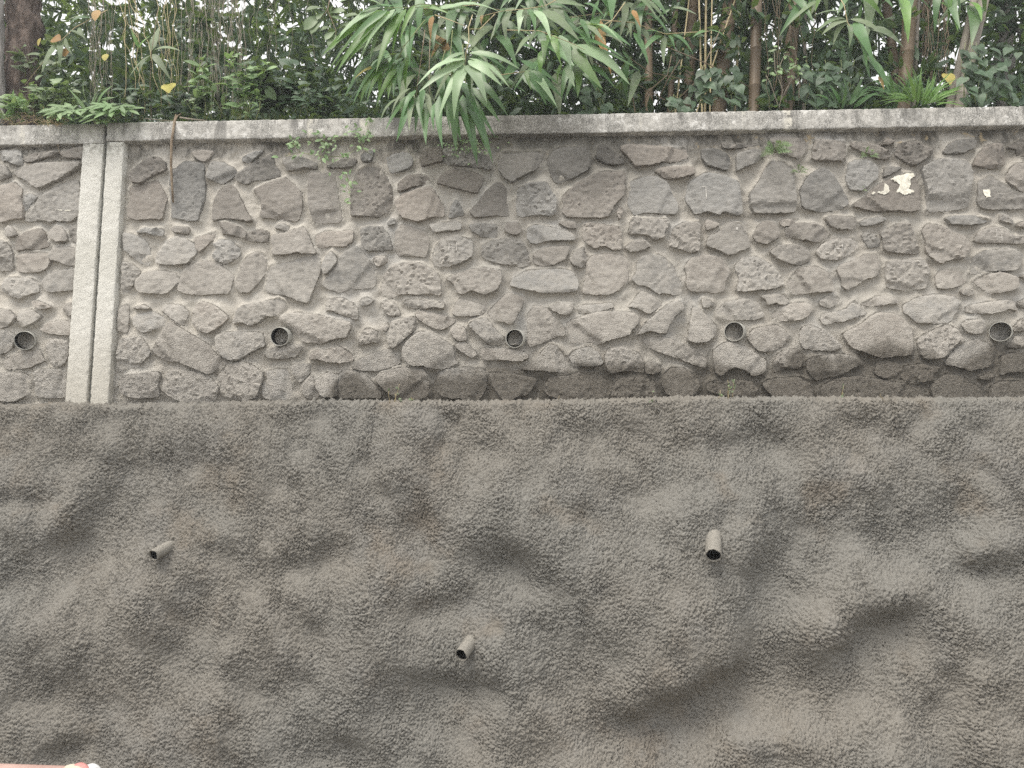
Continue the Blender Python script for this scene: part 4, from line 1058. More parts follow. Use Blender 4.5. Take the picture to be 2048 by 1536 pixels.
def sprig(name, loc, label, cat, group, stems, leaves, mat, rng, kind='blade', stem_mat=None, wide=1.0, dz=.0):
    """stems: lists of (px,py,Y); leaves: (bx,by,tx,ty,Y base,Y tip[,material][,wide])"""
    root = empty(name, V(*loc), label, cat, group); T = Tubes()
    for s_ in stems:
        pts = [V(*p) for p in s_]; T.tube(pts, .0032, .0015, 5)
    if stems: stem(root, T, stem_mat or M_STEMY)
    for l in leaves:
        bx, by, tx, ty, y0, y1 = l[:6]; mt = l[6] if len(l) > 6 and l[6] else mat; w = l[7] if len(l) > 7 else wide
        put_leaf(root, kind, mt, V(bx, by, y0), V(tx, ty, y1), rng, w * rng.uniform(.85, 1.15))
    return root
R1 = random.Random(21)
GB = 'bamboo branches hanging over the coping'
# the pale sprig in the middle
lv = [(932, 118, 833, 172, -.42, -.50), (930, 122, 838, 184, -.42, -.52), (931, 130, 876, 240, -.42, -.50), (932, 132, 908, 240, -.42, -.52, None, 1.15),
      (934, 130, 974, 206, -.42, -.52, None, 1.35), (936, 121, 1005, 173, -.42, -.50, None, 1.2), (937, 116, 1018, 174, -.42, -.46), (938, 106, 1041, 139, -.42, -.44),
      (929, 105, 866, 152, -.41, -.44), (934, 134, 944, 204, -.40, -.40, L_BAM), (940, 100, 1018, 143, -.40, -.38, L_BAM), (928, 110, 868, 202, -.38, -.36, L_BAMD)]
sprig('bamboo_branch', (938, 45, -.38), 'pale green drooping bamboo sprig on a yellow twig, brightest in the middle above the coping', 'bamboo branch', GB,
      [[(945, 30, -.30), (937, 55, -.38), (938, 80, -.41), (932, 105, -.42), (930, 132, -.42)], [(990, 28, -.2), (960, 58, -.33), (937, 58, -.38)], [(870, 30, -.2), (905, 42, -.3), (937, 55, -.38)]], lv, L_BAMP, R1)
# dark bunch falling over the coping
lv = []
for tx, ty, bx, by in ((922, 284, 893, 165), (912, 306, 905, 190), (955, 332, 925, 205), (986, 327, 935, 200), (935, 251, 900, 175), (990, 273, 930, 178), (885, 298, 880, 190),
                       (868, 262, 872, 205), (900, 262, 903, 178), (946, 285, 925, 190), (972, 300, 938, 192), (1000, 245, 945, 175), (965, 250, 925, 165), (915, 250, 895, 150), (1016, 232, 950, 160), (890, 225, 880, 140)):
    lv.append((bx, by, tx, ty, -.22 - R1.random() * .08, -.26 - R1.random() * .12))
sprig('bamboo_branch', (915, 150, -.2), 'dark green bunch of long bamboo leaves hanging lowest, in front of the coping', 'bamboo branch', GB,
      [[(905, 60, -.05), (900, 120, -.16), (905, 190, -.23)], [(925, 90, -.05), (930, 160, -.18), (938, 205, -.25)], [(890, 100, -.1), (875, 160, -.2), (880, 205, -.23)]], lv, L_BAM, R1, stem_mat=M_STEMG)
lv = []
for tx, ty, bx, by in ((830, 268, 832, 195), (846, 256, 838, 190), (793, 284, 826, 190), (818, 262, 828, 188), (770, 262, 825, 186), (852, 290, 860, 195), (805, 240, 832, 180), (782, 232, 822, 176), (842, 235, 845, 176), (865, 246, 850, 186), (760, 245, 800, 195)):
    lv.append((bx, by, tx, ty, -.16 - R1.random() * .06, -.20 - R1.random() * .1, R1.choice((L_BAM, L_BAMD, L_BAMD))))
sprig('bamboo_branch', (835, 175, -.15), 'dusty grey green bamboo leaves drooping just left of the dark hanging bunch', 'bamboo branch', GB,
      [[(850, 60, 0), (842, 120, -.1), (832, 190, -.17)], [(860, 80, 0), (858, 150, -.12), (860, 195, -.18)]], lv, L_BAMD, R1, stem_mat=M_TWIG)
# long leaves swept down to the left
lv = []
for tx, ty, bx, by in ((660, 98, 762, 14), (645, 110, 765, 20), (672, 147, 770, 25), (657, 142, 765, 30), (690, 95, 775, 20), (740, 122, 790, 18), (765, 92, 800, 18), (715, 132, 778, 30),
                       (700, 116, 780, 22), (668, 8, 768, 12), (752, 145, 805, 22), (728, 100, 788, 24), (785, 110, 812, 18), (680, 70, 765, 22), (800, 80, 830, 10), (820, 95, 838, 14), (835, 40, 885, 14), (900, 28, 840, 12), (960, 24, 875, 16), (1005, 26, 890, 18), (700, 45, 790, 12)):
    lv.append((bx, by, tx, ty, -.22 + R1.random() * .1, -.3 + R1.random() * .15, R1.choice((L_BAMG, L_BAMG, L_BAM, L_BAMP))))
sprig('bamboo_branch', (775, 5, -.2), 'fresh green bamboo branch at the top with long leaves all swept down to the left', 'bamboo branch', GB,
      [[(960, 2, -.05), (890, 12, -.15), (820, 15, -.2), (768, 16, -.22)], [(890, 12, -.15), (840, 8, -.2), (800, 20, -.2)]], lv, L_BAMG, R1, stem_mat=M_STEMG)
lv = []
for tx, ty, bx, by in ((688, 196, 770, 95), (705, 211, 772, 110), (720, 208, 778, 118), (733, 206, 785, 125), (760, 203, 782, 128), (776, 200, 790, 125), (700, 172, 765, 100), (787, 196, 800, 120), (708, 158, 762, 134),
                       (660, 150, 745, 85), (740, 175, 790, 110), (800, 190, 806, 122), (752, 215, 795, 135), (690, 130, 760, 80), (770, 165, 800, 105), (812, 180, 815, 110)):
    lv.append((bx, by, tx, ty, -.14 + R1.random() * .08, -.2 + R1.random() * .1, R1.choice((L_BAMG, L_BAMG, L_BAM)) if (tx, ty) != (708, 158) else L_YEL))
sprig('bamboo_branch', (790, 80, -.1), 'green bamboo branch of narrow left pointing leaves with one yellow green leaf, midway down', 'bamboo branch', GB,
      [[(850, 40, 0), (810, 90, -.1), (775, 112, -.14)], [(810, 90, -.1), (795, 120, -.14)]], lv, L_BAMG, R1, stem_mat=M_STEMG)
# right of the middle
lv = []
for tx, ty, bx, by in ((987, 72, 1012, 22), (1012, 82, 1020, 22), (1037, 68, 1042, 18), (1070, 63, 1058, 18), (1102, 81, 1068, 20), (1160, 83, 1085, 20), (1091, 20, 1072, -14), (995, 50, 1010, 15), (1050, 60, 1050, 18), (1165, 42, 1090, 20),
                       (1030, 112, 1062, 70), (1057, 100, 1072, 60), (1000, 20, 1030, -4), (1015, 8, 1040, -12), (1175, 14, 1110, 2), (1150, 28, 1095, 10)):
    lv.append((bx, by, tx, ty, -.3 + R1.random() * .08, -.36 + R1.random() * .1, R1.choice((L_BAMP, L_BAMD, L_BAM)), 1.35))
sprig('bamboo_branch', (1060, 5, -.28), 'dusty bamboo fan of broad leaves hanging from the top edge, right of the yellow twig', 'bamboo branch', GB,
      [[(1130, -10, -.1), (1090, 12, -.25), (1050, 18, -.3), (1005, 22, -.3), (960, 33, -.25)]], lv, L_BAMD, R1)
lv = []
for tx, ty, bx, by in ((1142, 140, 1120, 70), (1122, 130, 1105, 70), (1088, 130, 1095, 70), (1205, 178, 1135, 85), (1230, 177, 1170, 130), (1260, 170, 1150, 90), (1282, 143, 1165, 92), (1250, 118, 1155, 75), (1150, 175, 1135, 130),
                       (1115, 168, 1125, 125), (1063, 181, 1052, 140), (1093, 211, 1055, 142), (1115, 216, 1062, 145), (1126, 197, 1060, 142), (1170, 150, 1130, 85), (1185, 160, 1140, 88), (1262, 92, 1200, 55), (1238, 80, 1180, 52), (1150, 60, 1205, 60), (1212, 38, 1168, 6), (1080, 160, 1085, 100), (1100, 118, 1080, 65), (1155, 195, 1150, 130)):
    lv.append((bx, by, tx, ty, -.12 + R1.random() * .12, -.2 + R1.random() * .15, R1.choice((L_BAM, L_BAM, L_BAMP, L_BAMG)), 1.3))
sprig('bamboo_branch', (1150, 70, -.1), 'big spray of overlapping green bamboo leaves slanting down to the right', 'bamboo branch', GB,
      [[(1010, 60, 0), (1080, 62, -.1), (1140, 85, -.14), (1170, 100, -.15)], [(1250, 5, 0), (1225, 40, -.05), (1195, 92, -.1)], [(1225, 40, -.05), (1190, 60, -.1)], [(1000, 150, 0), (1060, 142, -.1)]], lv, L_BAM, R1)
lv = []
for tx, ty, bx, by in ((1278, 115, 1322, 72), (1328, 130, 1330, 72), (1350, 100, 1338, 70), (1388, 112, 1345, 68), (1262, 78, 1255, 40), (1270, 50, 1330, 48), (1385, 75, 1415, 62), (1452, 75, 1415, 60), (1310, 40, 1340, 18), (1395, 30, 1345, 15), (1302, 105, 1282, 55), (1252, 75, 1268, 42), (1290, 62, 1320, 66), (1315, 25, 1260, 40)):
    lv.append((bx, by, tx, ty, .15 + R1.random() * .1, .10 + R1.random() * .1, R1.choice((L_BAM, L_BAM, L_BAMD)), 1.1))
sprig('bamboo_branch', (1330, 60, .15), 'open star of green bamboo leaves on thin twigs before the dark gap', 'bamboo branch', GB,
      [[(1200, 40, .1), (1265, 45, .15), (1330, 68, .18), (1420, 62, .2), (1395, 70, .2)]], lv, L_BAM, R1)
lv = []
for tx, ty, bx, by in ((1631, 65, 1692, 38), (1643, 70, 1694, 40), (1666, 92, 1694, 42), (1698, 97, 1695, 46), (1733, 134, 1700, 48), (1749, 127, 1708, 45), (1775, 86, 1700, 38), (1807, 95, 1735, 55), (1626, 32, 1688, 25), (1740, 158, 1725, 110), (1778, 185, 1738, 118), (1762, 160, 1730, 110)):
    lv.append((bx, by, tx, ty, -.10 + R1.random() * .05, -.18 + R1.random() * .08, L_BAM if ty > 120 else L_BAMD, 1.35))
sprig('bamboo_branch', (1692, 10, -.1), 'grey green drooping bamboo sprig of broad leaves at the upper right', 'bamboo branch', GB,
      [[(1670, -20, 0), (1688, 10, -.1), (1695, 45, -.12), (1722, 90, -.12), (1738, 120, -.12)]], lv, L_BAMD, R1)
lv = []
for k in range(34):
    bx = R1.uniform(1530, 1990); by = R1.uniform(-40, 10); a = R1.uniform(-.9, .9); L = R1.uniform(50, 95)
    lv.append((bx, by, bx + L * math.sin(a), by + L * math.cos(a), .1 + R1.random() * .3, .05 + R1.random() * .3, R1.choice((L_BAM, L_BAM, L_BAMG, L_BAMD)), 1.1))
sprig('bamboo_branch', (1760, -30, .2), 'fringe of green bamboo leaves along the top edge at the right', 'bamboo branch', GB,
      [[(1520, -30, .2), (1700, -15, .2), (1850, -20, .25), (2000, -30, .3)]], lv, L_BAM, R1)
lv = []
for k in range(150):
    bx = R1.uniform(760, 1290); by = R1.uniform(-30, 150); a = R1.uniform(-1.0, 1.2); L = R1.uniform(45, 95)
    lv.append((bx, by, bx + L * math.sin(a), by + L * math.cos(a), .12 + R1.random() * .3, .05 + R1.random() * .3, R1.choice((L_BAM, L_BAM, L_BAMD, L_BAMD, L_DRY if k % 10 == 0 else L_BAM)), 1.15))
sprig('bamboo_branch', (1000, -20, .25), 'dim bamboo leaves packed behind the bright sprigs in the middle', 'bamboo branch', GB,
      [[(820, 20, .25), (950, 10, .25), (1100, 40, .25), (1250, 20, .3)], [(860, 90, .25), (900, 60, .2), (950, 110, .25)]], lv, L_BAM, R1)

# the plant with five long limp leaves, and a fallen sprig beside it
lv = [(302, 110, 258, 155, .0, -.02), (300, 112, 277, 153, .0, -.03, None, 1.3), (305, 108, 343, 162, .0, -.04, None, 1.2), (308, 100, 362, 102, .02, .0), (301, 103, 320, 52, .05, .12, None, 1.5), (277, 95, 262, 58, .03, .02, L_BAMG, 1.3), (277, 96, 303, 70, .03, .02, L_BAMG)]
sprig('reed_plant', (303, 235, .08), 'young reed with five long limp grey green leaves', 'plant', None, [[(303, 235, .08), (300, 170, .05), (303, 104, .0), (316, 20, .05)]], lv, L_BAMD, R1, wide=1.3, stem_mat=M_TWIG)
lv = [(140, 60, 172, 78, .1, .08), (130, 76, 145, 110, .1, .06, None, 1.3), (122, 82, 121, 135, .1, .06, None, 1.3), (118, 85, 83, 147, .1, .05), (135, 40, 180, 30, .15, .15), (158, 55, 175, 85, .12, .1), (180, 35, 138, 48, .15, .12, L_BAM, 2.2)]
sprig('bamboo_branch', (150, 50, .12), 'limp silver green bamboo sprig beside the dark tree trunk at the left', 'bamboo branch', GB, [[(215, 20, .2), (150, 55, .12), (118, 85, .1), (50, 170, .2)]], lv, L_BAMD, R1, wide=1.3)

# broad blunt leaved sprig
root = empty('shrub_branch', V(672, -20, .05), 'sprig of blunt oval pale leaves above the left side of the bamboo', 'branch', None); T = Tubes()
T.tube([V(665, -25, .05), V(655, 20, .0), (V(672, 60, -.02)), V(670, 82, -.02)], .004, .002, 5); T.tube([V(655, 20, 0), V(640, 40, -.02)], .003, .0015, 5)
stem(root, T, M_TWIG)
for bx, by, tx, ty in ((655, 18, 612, 20), (655, 14, 642, -2), (650, 25, 634, 40), (648, 30, 608, 60), (650, 36, 622, 68), (660, 26, 690, 22), (662, 32, 684, 40), (665, 55, 640, 62), (672, 62, 650, 80), (672, 66, 662, 100), (675, 62, 690, 50), (668, 58, 655, 45), (678, 40, 716, 30), (660, 30, 668, 8), (680, 50, 712, 52)):
    put_leaf(root, 'obovate', L_OVAL, V(bx, by, -.01), V(tx, ty, -.05), R1, 1.0)

# ------------------------------------------------------------------ bamboo culms, trunks
def culm(px0, px1, Y, r, mat, label, name='bamboo_culm', grp='bamboo culms standing behind the wall', top=-260, cat='bamboo'):
    """px0: x at the top of the frame, px1: x at the coping line"""
    B = V(px1, 216, Y); A = V(px0, 0, Y); d = (A - B) / max(1e-6, (A - B).z)
    z0 = 3.70; base = B - d * (B.z - z0)
    root = empty(name, base, label, cat, grp); T = Tubes(); rr = random.Random(px0)
    L = 2.6; pts, rd = [], []; z = 0.0; nxt = rr.uniform(.1, .25)
    cur = 0
    while z < L:
        for dz_, f in ((-.016, 1.0), (-.004, 1.10), (.002, 1.12), (.012, .98)):
            pts.append(base + d * (z + nxt + dz_)); rd.append(r * f * (1 - .12 * z / L))
        z += nxt; nxt = rr.uniform(.22, .34)
    T.tube([base] + pts, r, r, 12, [r] + rd); m = T.mesh('culm', mat)
    link('culm', shift(m, root.location), root)
    return root
culm(1514, 1508, .55, .040, M_CULM, 'thick tan bamboo culm, right of the first heart leaf vine')
culm(1590, 1572, .80, .050, M_CULM, 'reddish bamboo culm behind the dried flower stalks')
culm(1352, 1340, 1.1, .024, M_CULM, 'thin dark bamboo culm in the gap left of the heart leaf vine')
culm(1296, 1298, 1.0, .034, M_CULM, 'brown bamboo culm at the left side of the dark gap')
culm(1460, 1438, .9, .055, M_CULM, 'stout bamboo culm standing behind the heart leaf vine')
culm(1386, 1376, 1.2, .045, M_CULM, 'dim brown bamboo culm deep behind the heart leaves')
culm(1772, 1800, 1.0, .034, M_CULM, 'slim orange bamboo culm leaning left above the spiky bright tuft')
culm(1822, 1806, .7, .050, M_CULM, 'fat orange tan bamboo culm just above the spiky bright tuft')
culm(1836, 1826, .75, .018, M_CULMG, 'thin pale cane right beside the fat orange culm', grp='thin dry canes')
culm(1968, 1918, .30, .034, M_CULMG, 'dry grey split culm leaning to the right, near the right edge', grp='leaning dry culms')
culm(1950, 1900, .36, .030, M_CULMG, 'darker dry culm leaning right, directly behind the grey split one', grp='leaning dry culms')
culm(1610, 1608, 1.3, .016, M_CULMG, 'narrow pale cane hanging among the leaves behind the reddish culm', grp='thin dry canes')
for i, (a, b, Y) in enumerate(((1398, 1404, .7), (1412, 1410, .9), (1424, 1420, .6), (1470, 1396, .8), (1480, 1470, 1.0), (1378, 1352, .9))):
    culm(a, b, Y, (.007, .009, .005, .006, .010, .006)[i], M_STEMY, ('thin yellowish cane, leftmost of the upright pair above the heart leaf vine', 'thin yellowish cane, right one of the upright pair above the heart leaf vine', 'thinnest yellowish cane just right of the upright pair', 'yellowish cane slanting strongly down to the left above the heart leaf vine', 'thickest yellowish cane, rightmost above the heart leaf vine', 'yellowish cane slanting left beside the low heart leaves on the coping')[i], grp='thin canes bundled above the vine')

def trunk(pts_px, Y, r0, mat, label, name='tree_trunk', seed=1, twigs=(), up=1.8):
    pts = [V(a, b, Y) for a, b in pts_px]; d = (pts[-1] - pts[-2]).normalized()
    base = pts[0] - Vector((0, 0, pts[0].z - 3.72))
    pts = [base] + pts + [pts[-1] + d * .6, pts[-1] + d * up]
    fine = []
    for a, b in zip(pts[:-1], pts[1:]):
        n = max(1, int((b - a).length / .03))
        for i in range(n): fine.append(a.lerp(b, i / n))
    root = empty(name, base, label, 'tree', None); n = 20; v = []
    for i, p in enumerate(fine):
        r = r0 * (1 - .15 * i / len(fine)) * (1.25 if i < 2 else 1)
        for k in range(n):
            c = 2 * math.pi * k / n
            rr = r * (1 + .14 * float(samp(T_STONE, c * .06 * 3 + seed, p.z * .18)) + .06 * float(samp(T_FINE, c * .05 + seed, p.z * .2)))
            v.append((p.x + rr * math.cos(c), p.y + rr * math.sin(c), p.z))
    q = [(i * n + k, i * n + (k + 1) % n, (i + 1) * n + (k + 1) % n, (i + 1) * n + k) for i in range(len(fine) - 1) for k in range(n)]
    m = mesh_np('trunk', v, q, None, True, mat); link('trunk', shift(m, root.location), root)
    for tw in twigs:
        T = Tubes(); T.tube([V(*p) for p in tw], .018, .006, 6); link('limb', shift(T.mesh('limb', mat), root.location), root)
    return root
trunk([(40, 215), (44, 110), (48, 60), (46, 0)], .45, .110, M_BARK, 'dark brown rough barked tree trunk near the left edge', twigs=[((44, 30, .45), (25, -20, .5), (10, -80, .5)), ((50, 25, .45), (70, -10, .45), (85, -60, .5))])
trunk([(0, 215), (-1, 110), (-2, 0)], .3, .030, M_BARKG, 'thin pale speckled trunk cut by the left edge', seed=2)
trunk([(2002, 150), (2012, 60), (2012, 0)], 1.6, .075, M_BARKG, 'forked grey tree trunk against the sky at the top right corner', seed=3,
      twigs=[((2020, 30, 1.6), (2040, 70, 1.6), (2055, 120, 1.6)), ((2010, 20, 1.6), (1985, -5, 1.6), (1960, -30, 1.6)), ((2010, 40, 1.6), (1960, 62, 1.6), (1890, 66, 1.7))])

# ------------------------------------------------------------------ hanging creepers
GV = 'dry hanging creepers at the upper left'
def strings(label, seed, x0, x1, n, Y0, Y1, r, mat, slant=0, ylo=(180, 235), extra=()):
    rr = random.Random(seed); T = Tubes(); root = empty('hanging_creeper', V((x0 + x1) / 2, -60, (Y0 + Y1) / 2), label, 'creeper', GV)
    for k in range(n):
        a = rr.uniform(x0, x1); b = a + rr.uniform(-16, 16) + slant; Y = rr.uniform(Y0, Y1)
        T.tube(wobble(V(a, -60, Y), V(b, rr.uniform(*ylo), Y - .05), 14, .012, rr), r * rr.uniform(.6, 1.2), r * .6, 4)
    stem(root, T, mat, 'vine_stems'); return root
strings('loose strand of pale twisted creepers hanging beside the dark trunk', 1, 172, 225, 16, .15, .4, .0022, M_TWIGD)
strings('bundle of straw coloured creepers slanting right, above the stick on the coping', 2, 232, 262, 7, .05, .12, .0030, M_STEMY, slant=45)
strings('sparse creepers hanging straight above the hanging stick', 3, 320, 352, 7, .05, .2, .0028, M_STEMY, slant=10)
strings('wide curtain of dry brown creepers left of the leafy weeds', 4, 360, 490, 46, .2, .8, .0024, M_TWIGD)
strings('few thin creepers dangling in front of the dark thicket', 5, 500, 620, 7, .1, .5, .0020, M_TWIGD, ylo=(90, 180))
strings('tangle of dark brown creepers between the two heart leaf vines on the right', 6, 1830, 1900, 26, .6, 1.3, .0035, M_TWIG, ylo=(150, 215))
strings('thin wiry creepers behind the dried flower stalks', 7, 1520, 1640, 12, .4, .8, .0018, M_TWIG)
rr = random.Random(8); T = Tubes(); root = empty('fallen_twigs', V(1240, 218, .3), 'criss cross bare twigs in the dark gap under the green spray', 'twigs', None)
for a in (((1270, 224), (1262, 170), (1290, 150)), ((1278, 222), (1300, 180), (1335, 150), (1345, 100)), ((1180, 120), (1260, 160), (1330, 200)), ((1250, 110), (1300, 145), (1365, 158)), ((1310, 215), (1335, 160), (1360, 120)), ((1230, 40), (1300, 80), (1420, 130), (1500, 175)), ((1340, 214), (1395, 160), (1440, 60))):
    T.tube([V(x, y, .35 + rr.uniform(-.1, .2)) for x, y in a], .0045, .003, 5)
stem(root, T, M_TWIG, 'twig')

# ------------------------------------------------------------------ weeds along the top
GW = 'leafy weeds growing along the top of the wall'
def weed(px, py, Y, w, h, n, label, mat=L_WEED, kind='oval', size=(16, 30), seed=0, stems=6, grp=GW, name='leafy_weed', lean=0, down=.5, wide=1.0, smat=None, cat='weed'):
    rr = random.Random(seed + int(px)); root = empty(name, V(px, py, Y), label, cat, grp); T = Tubes(); nodes = []
    for k in range(stems):
        a = px + rr.uniform(-.5, .5) * w; top = (a + lean + rr.uniform(-.25, .25) * w, py - h * rr.uniform(.55, 1), Y + rr.uniform(-.12, .12))
        s0 = (px + (a - px) * .6, py + 4, Y + .04); pts = [V(*s0), V((s0[0] * .4 + top[0] * .6) + rr.uniform(-8, 8), s0[1] * .45 + top[1] * .55, Y), V(*top)]
        T.tube(pts, .0028, .0014, 4); nodes += [pts[1].lerp(pts[2], u) for u in (0, .25, .5, .75, 1)] + [pts[0].lerp(pts[1], .4), pts[0].lerp(pts[1], .75)]
    stem(root, T, smat or M_STEMG)
    for k in range(n):
        p = rr.choice(nodes); L = rr.uniform(*size) / F_PX * (4.5 + Y); a = rr.uniform(0, 2 * math.pi)
        dr = Vector((math.cos(a), math.sin(a) * .6 - .35, rr.uniform(-down, .35))).normalized()
        q = p + Vector((rr.gauss(0, .012), rr.gauss(0, .015), rr.gauss(0, .012)))
        put_leaf(root, kind, mat, q, q + dr * L, rr, wide * rr.uniform(.8, 1.15), face=(rr.uniform(-.5, .5), -.8, rr.uniform(.3, 1.2)))
    return root
weed(455, 235, -.02, 140, 126, 150, 'tall pale green nettle like weed, tallest on the left half of the coping', seed=1, stems=13, size=(18, 36), wide=1.1)
weed(400, 238, -.04, 70, 60, 30, 'small yellowish green weed flopping onto the coping beside the stick', mat=L_OVAL, seed=2, stems=6, size=(12, 22))
weed(565, 236, .06, 150, 120, 140, 'broad dark green weed with heart shaped leaves, left of the bamboo', mat=L_HEART, kind='heart', seed=3, stems=12, size=(20, 34), wide=.9)
weed(650, 236, .0, 150, 75, 95, 'low round leaved weed spreading below the swept bamboo leaves', mat=L_HEART, kind='heart', seed=4, stems=8, size=(16, 27), wide=.95)
weed(505, 237, -.05, 60, 45, 26, 'little feathery light green weed at the foot of the nettle like weed', mat=L_WEED, seed=5, size=(9, 17), wide=.6)
weed(120, 240, .05, 160, 85, 130, 'thick mound of grey green leaves right of the dark trunk', mat=L_OVAL, seed=6, stems=10, size=(18, 32), wide=.9)
weed(60, 248, -.03, 120, 55, 70, 'low pale leaves spilling over the coping near the straw', mat=L_WEED, seed=7, stems=8, size=(18, 30))
weed(20, 248, .05, 70, 60, 34, 'rounded leaves crowding the left end of the coping', mat=L_OVAL, seed=8, stems=6, size=(18, 34))
weed(75, 150, .30, 90, 60, 46, 'dusty creeper leaves wrapped round the foot of the dark trunk', mat=L_BAMD, seed=9, stems=6, size=(20, 34), wide=1.0)
weed(275, 238, .06, 130, 65, 80, 'dim low weed below the limp reed', mat=L_HEART, seed=10, stems=7, size=(14, 28))
weed(350, 238, .06, 100, 60, 60, 'short weed behind the joint of the two coping sticks', mat=L_HEART, kind='heart', seed=11, stems=5, size=(15, 26))
def lobed(px, py, label, n, seed, s=(46, 66)):
    rr = random.Random(seed); root = empty('lobed_leaf_weed', V(px, py + 14, .0), label, 'weed', 'weeds with hand shaped leaves'); T = Tubes(); L_ = []
    for k in range(n):
        a = V(px + rr.uniform(-16, 16), py + rr.uniform(-14, 6), -.06 - .05 * rr.random()); T.tube([V(px, py + 16, .03), a], .003, .002, 4)
        sz = rr.uniform(*s) / F_PX * 4.45; an = rr.uniform(-.6, .6)
        dr = Vector((math.sin(an) + (-.8 if k % 2 else .6), -.35, -.35)).normalized(); L_.append((a, a + dr * sz))
    stem(root, T, M_STEMG)
    for a, b in L_: put_leaf(root, 'lobed', L_WEED, a, b, rr, .95, face=(0, -.9, .8))
lobed(135, 228, 'weed with pale hand shaped leaves right of the straw on the coping', 5, 1)
lobed(190, 232, 'weed with hand shaped leaves just left of the open joint', 5, 2)
lobed(232, 226, 'weed with hand shaped leaves right above the pilasters', 5, 3)
def blades(px, py, Y, n, label, mat, size, spread, seed, wide=.7, name='grass_tuft', grp='grassy tufts on top of the wall', up=1.0):
    rr = random.Random(seed); root = empty(name, V(px, py + 6, Y), label, 'grass tuft', grp)
    for k in range(n):
        a = rr.uniform(-1, 1) * spread; b = V(px + rr.uniform(-12, 12) + 14 * a, py + rr.uniform(-6, 8), Y + rr.uniform(-.05, .08)); L = rr.uniform(*size) / F_PX * (4.5 + Y)
        dr = Vector((math.sin(a), rr.uniform(-.6, .2), math.cos(a) * up)).normalized()
        put_leaf(root, 'blade', mat, b, b + dr * L, rr, wide, face=(math.cos(a) * rr.choice((-.5, .5)), -1, .5))
blades(1840, 203, -.02, 70, 'spiky bright green tuft on the coping below the fat orange culm', L_BAMG, (38, 85), 1.75, 1, .45)
blades(1800, 195, .10, 36, 'darker green tuft directly left of the spiky bright one', L_BAM, (38, 62), 1.5, 2, .8)
blades(175, 215, .12, 15, 'grassy light green tuft right of the dark trunk', L_WEED, (38, 62), 1.5, 3, .9)
blades(1690, 210, .05, 16, 'arching dark blades between the heart leaf vine and the bright tuft', L_BAM, (45, 70), 1.3, 4, 1.3)
blades(10, 235, .0, 14, 'wide green blades at the very left end of the coping', L_BAMG, (45, 75), 1.2, 5, 1.2)
# heart leaf vines
GH = 'heart leaf vines climbing behind the coping'
def vine(x0, x1, y0, y1, Y, n, label, seed, size=(19, 28), mat=L_HEART):
    rr = random.Random(seed); root = empty('heart_leaf_vine', V((x0 + x1) / 2, y1 + 4, Y + .05), label, 'vine', GH); T = Tubes(); ps = []
    for k in range(max(3, n // 8)):
        x = rr.uniform(x0, x1); pts = wobble(V(x, y1 + 6, Y + .03), V(x + rr.uniform(-15, 15), y0 - 5, Y + .03), 8, .01, rr); T.tube(pts, .0022, .0015, 4)
    stem(root, T, M_STEMG)
    rows = int((y1 - y0) / 15); i = 0
    for k in range(n):
        x = rr.uniform(x0, x1); y = y0 + (y1 - y0) * ((k + rr.random()) / n); a = rr.uniform(-.8, .8); L = rr.uniform(*size) / F_PX * (4.5 + Y)
        A = V(x, y, Y - .07 * rr.random()); dr = Vector((math.sin(a), rr.uniform(-.5, .15), -math.cos(a))).normalized()
        put_leaf(root, 'heart', mat, A, A + dr * L, rr, .85, face=(rr.uniform(-.5, .5), -1, rr.uniform(-.1, .9)))
vine(1385, 1480, 135, 205, .10, 40, 'heart leaf vine hanging in a sheet between the stout culm and the thick tan culm', 1)
vine(1600, 1700, 125, 205, .06, 46, 'heart leaf vine with overlapping dark leaves right of the dried flower stalks', 2)
vine(1925, 2040, 90, 205, .0, 50, 'heart leaf vine at the right edge, in front of the leaning culms', 3, (18, 27))
vine(1165, 1215, 175, 222, .12, 12, 'small dim heart leaf vine below the big bamboo spray', 4)
vine(1330, 1375, 195, 218, .08, 12, 'low heart leaves on the coping left of the vine sheet', 5, (15, 24))
# dried flower stalks
rr = random.Random(4); root = empty('dried_stalk', V(1560, 216, .0), 'dried shrubby stalk with small yellow green leaves, between the two heart leaf vines', 'plant', None); T = Tubes(); nd = []
for a in (((1558, 216), (1566, 180), (1550, 140), (1548, 102)), ((1562, 200), (1585, 155), (1592, 120)), ((1556, 210), (1540, 165), (1532, 150)), ((1565, 180), (1560, 130), (1572, 104)), ((1598, 196), (1598, 165), (1586, 150), (1588, 138))):
    P = [V(x, y, -.02) for x, y in a]; T.tube(P, .003, .0015, 4); nd += [P[-1], P[-2], P[-1].lerp(P[-2], .5)]
stem(root, T, M_TWIGD)
for k in range(46):
    p = rr.choice(nd); q = p + Vector((rr.gauss(0, .02), rr.gauss(0, .02), rr.gauss(0, .02))); dr = Vector((rr.uniform(-1, 1), -.4, rr.uniform(-1, .3))).normalized()
    put_leaf(root, 'oval', L_WEED if k % 3 else L_OVAL, q, q + dr * rr.uniform(.03, .05), rr, 1.0)
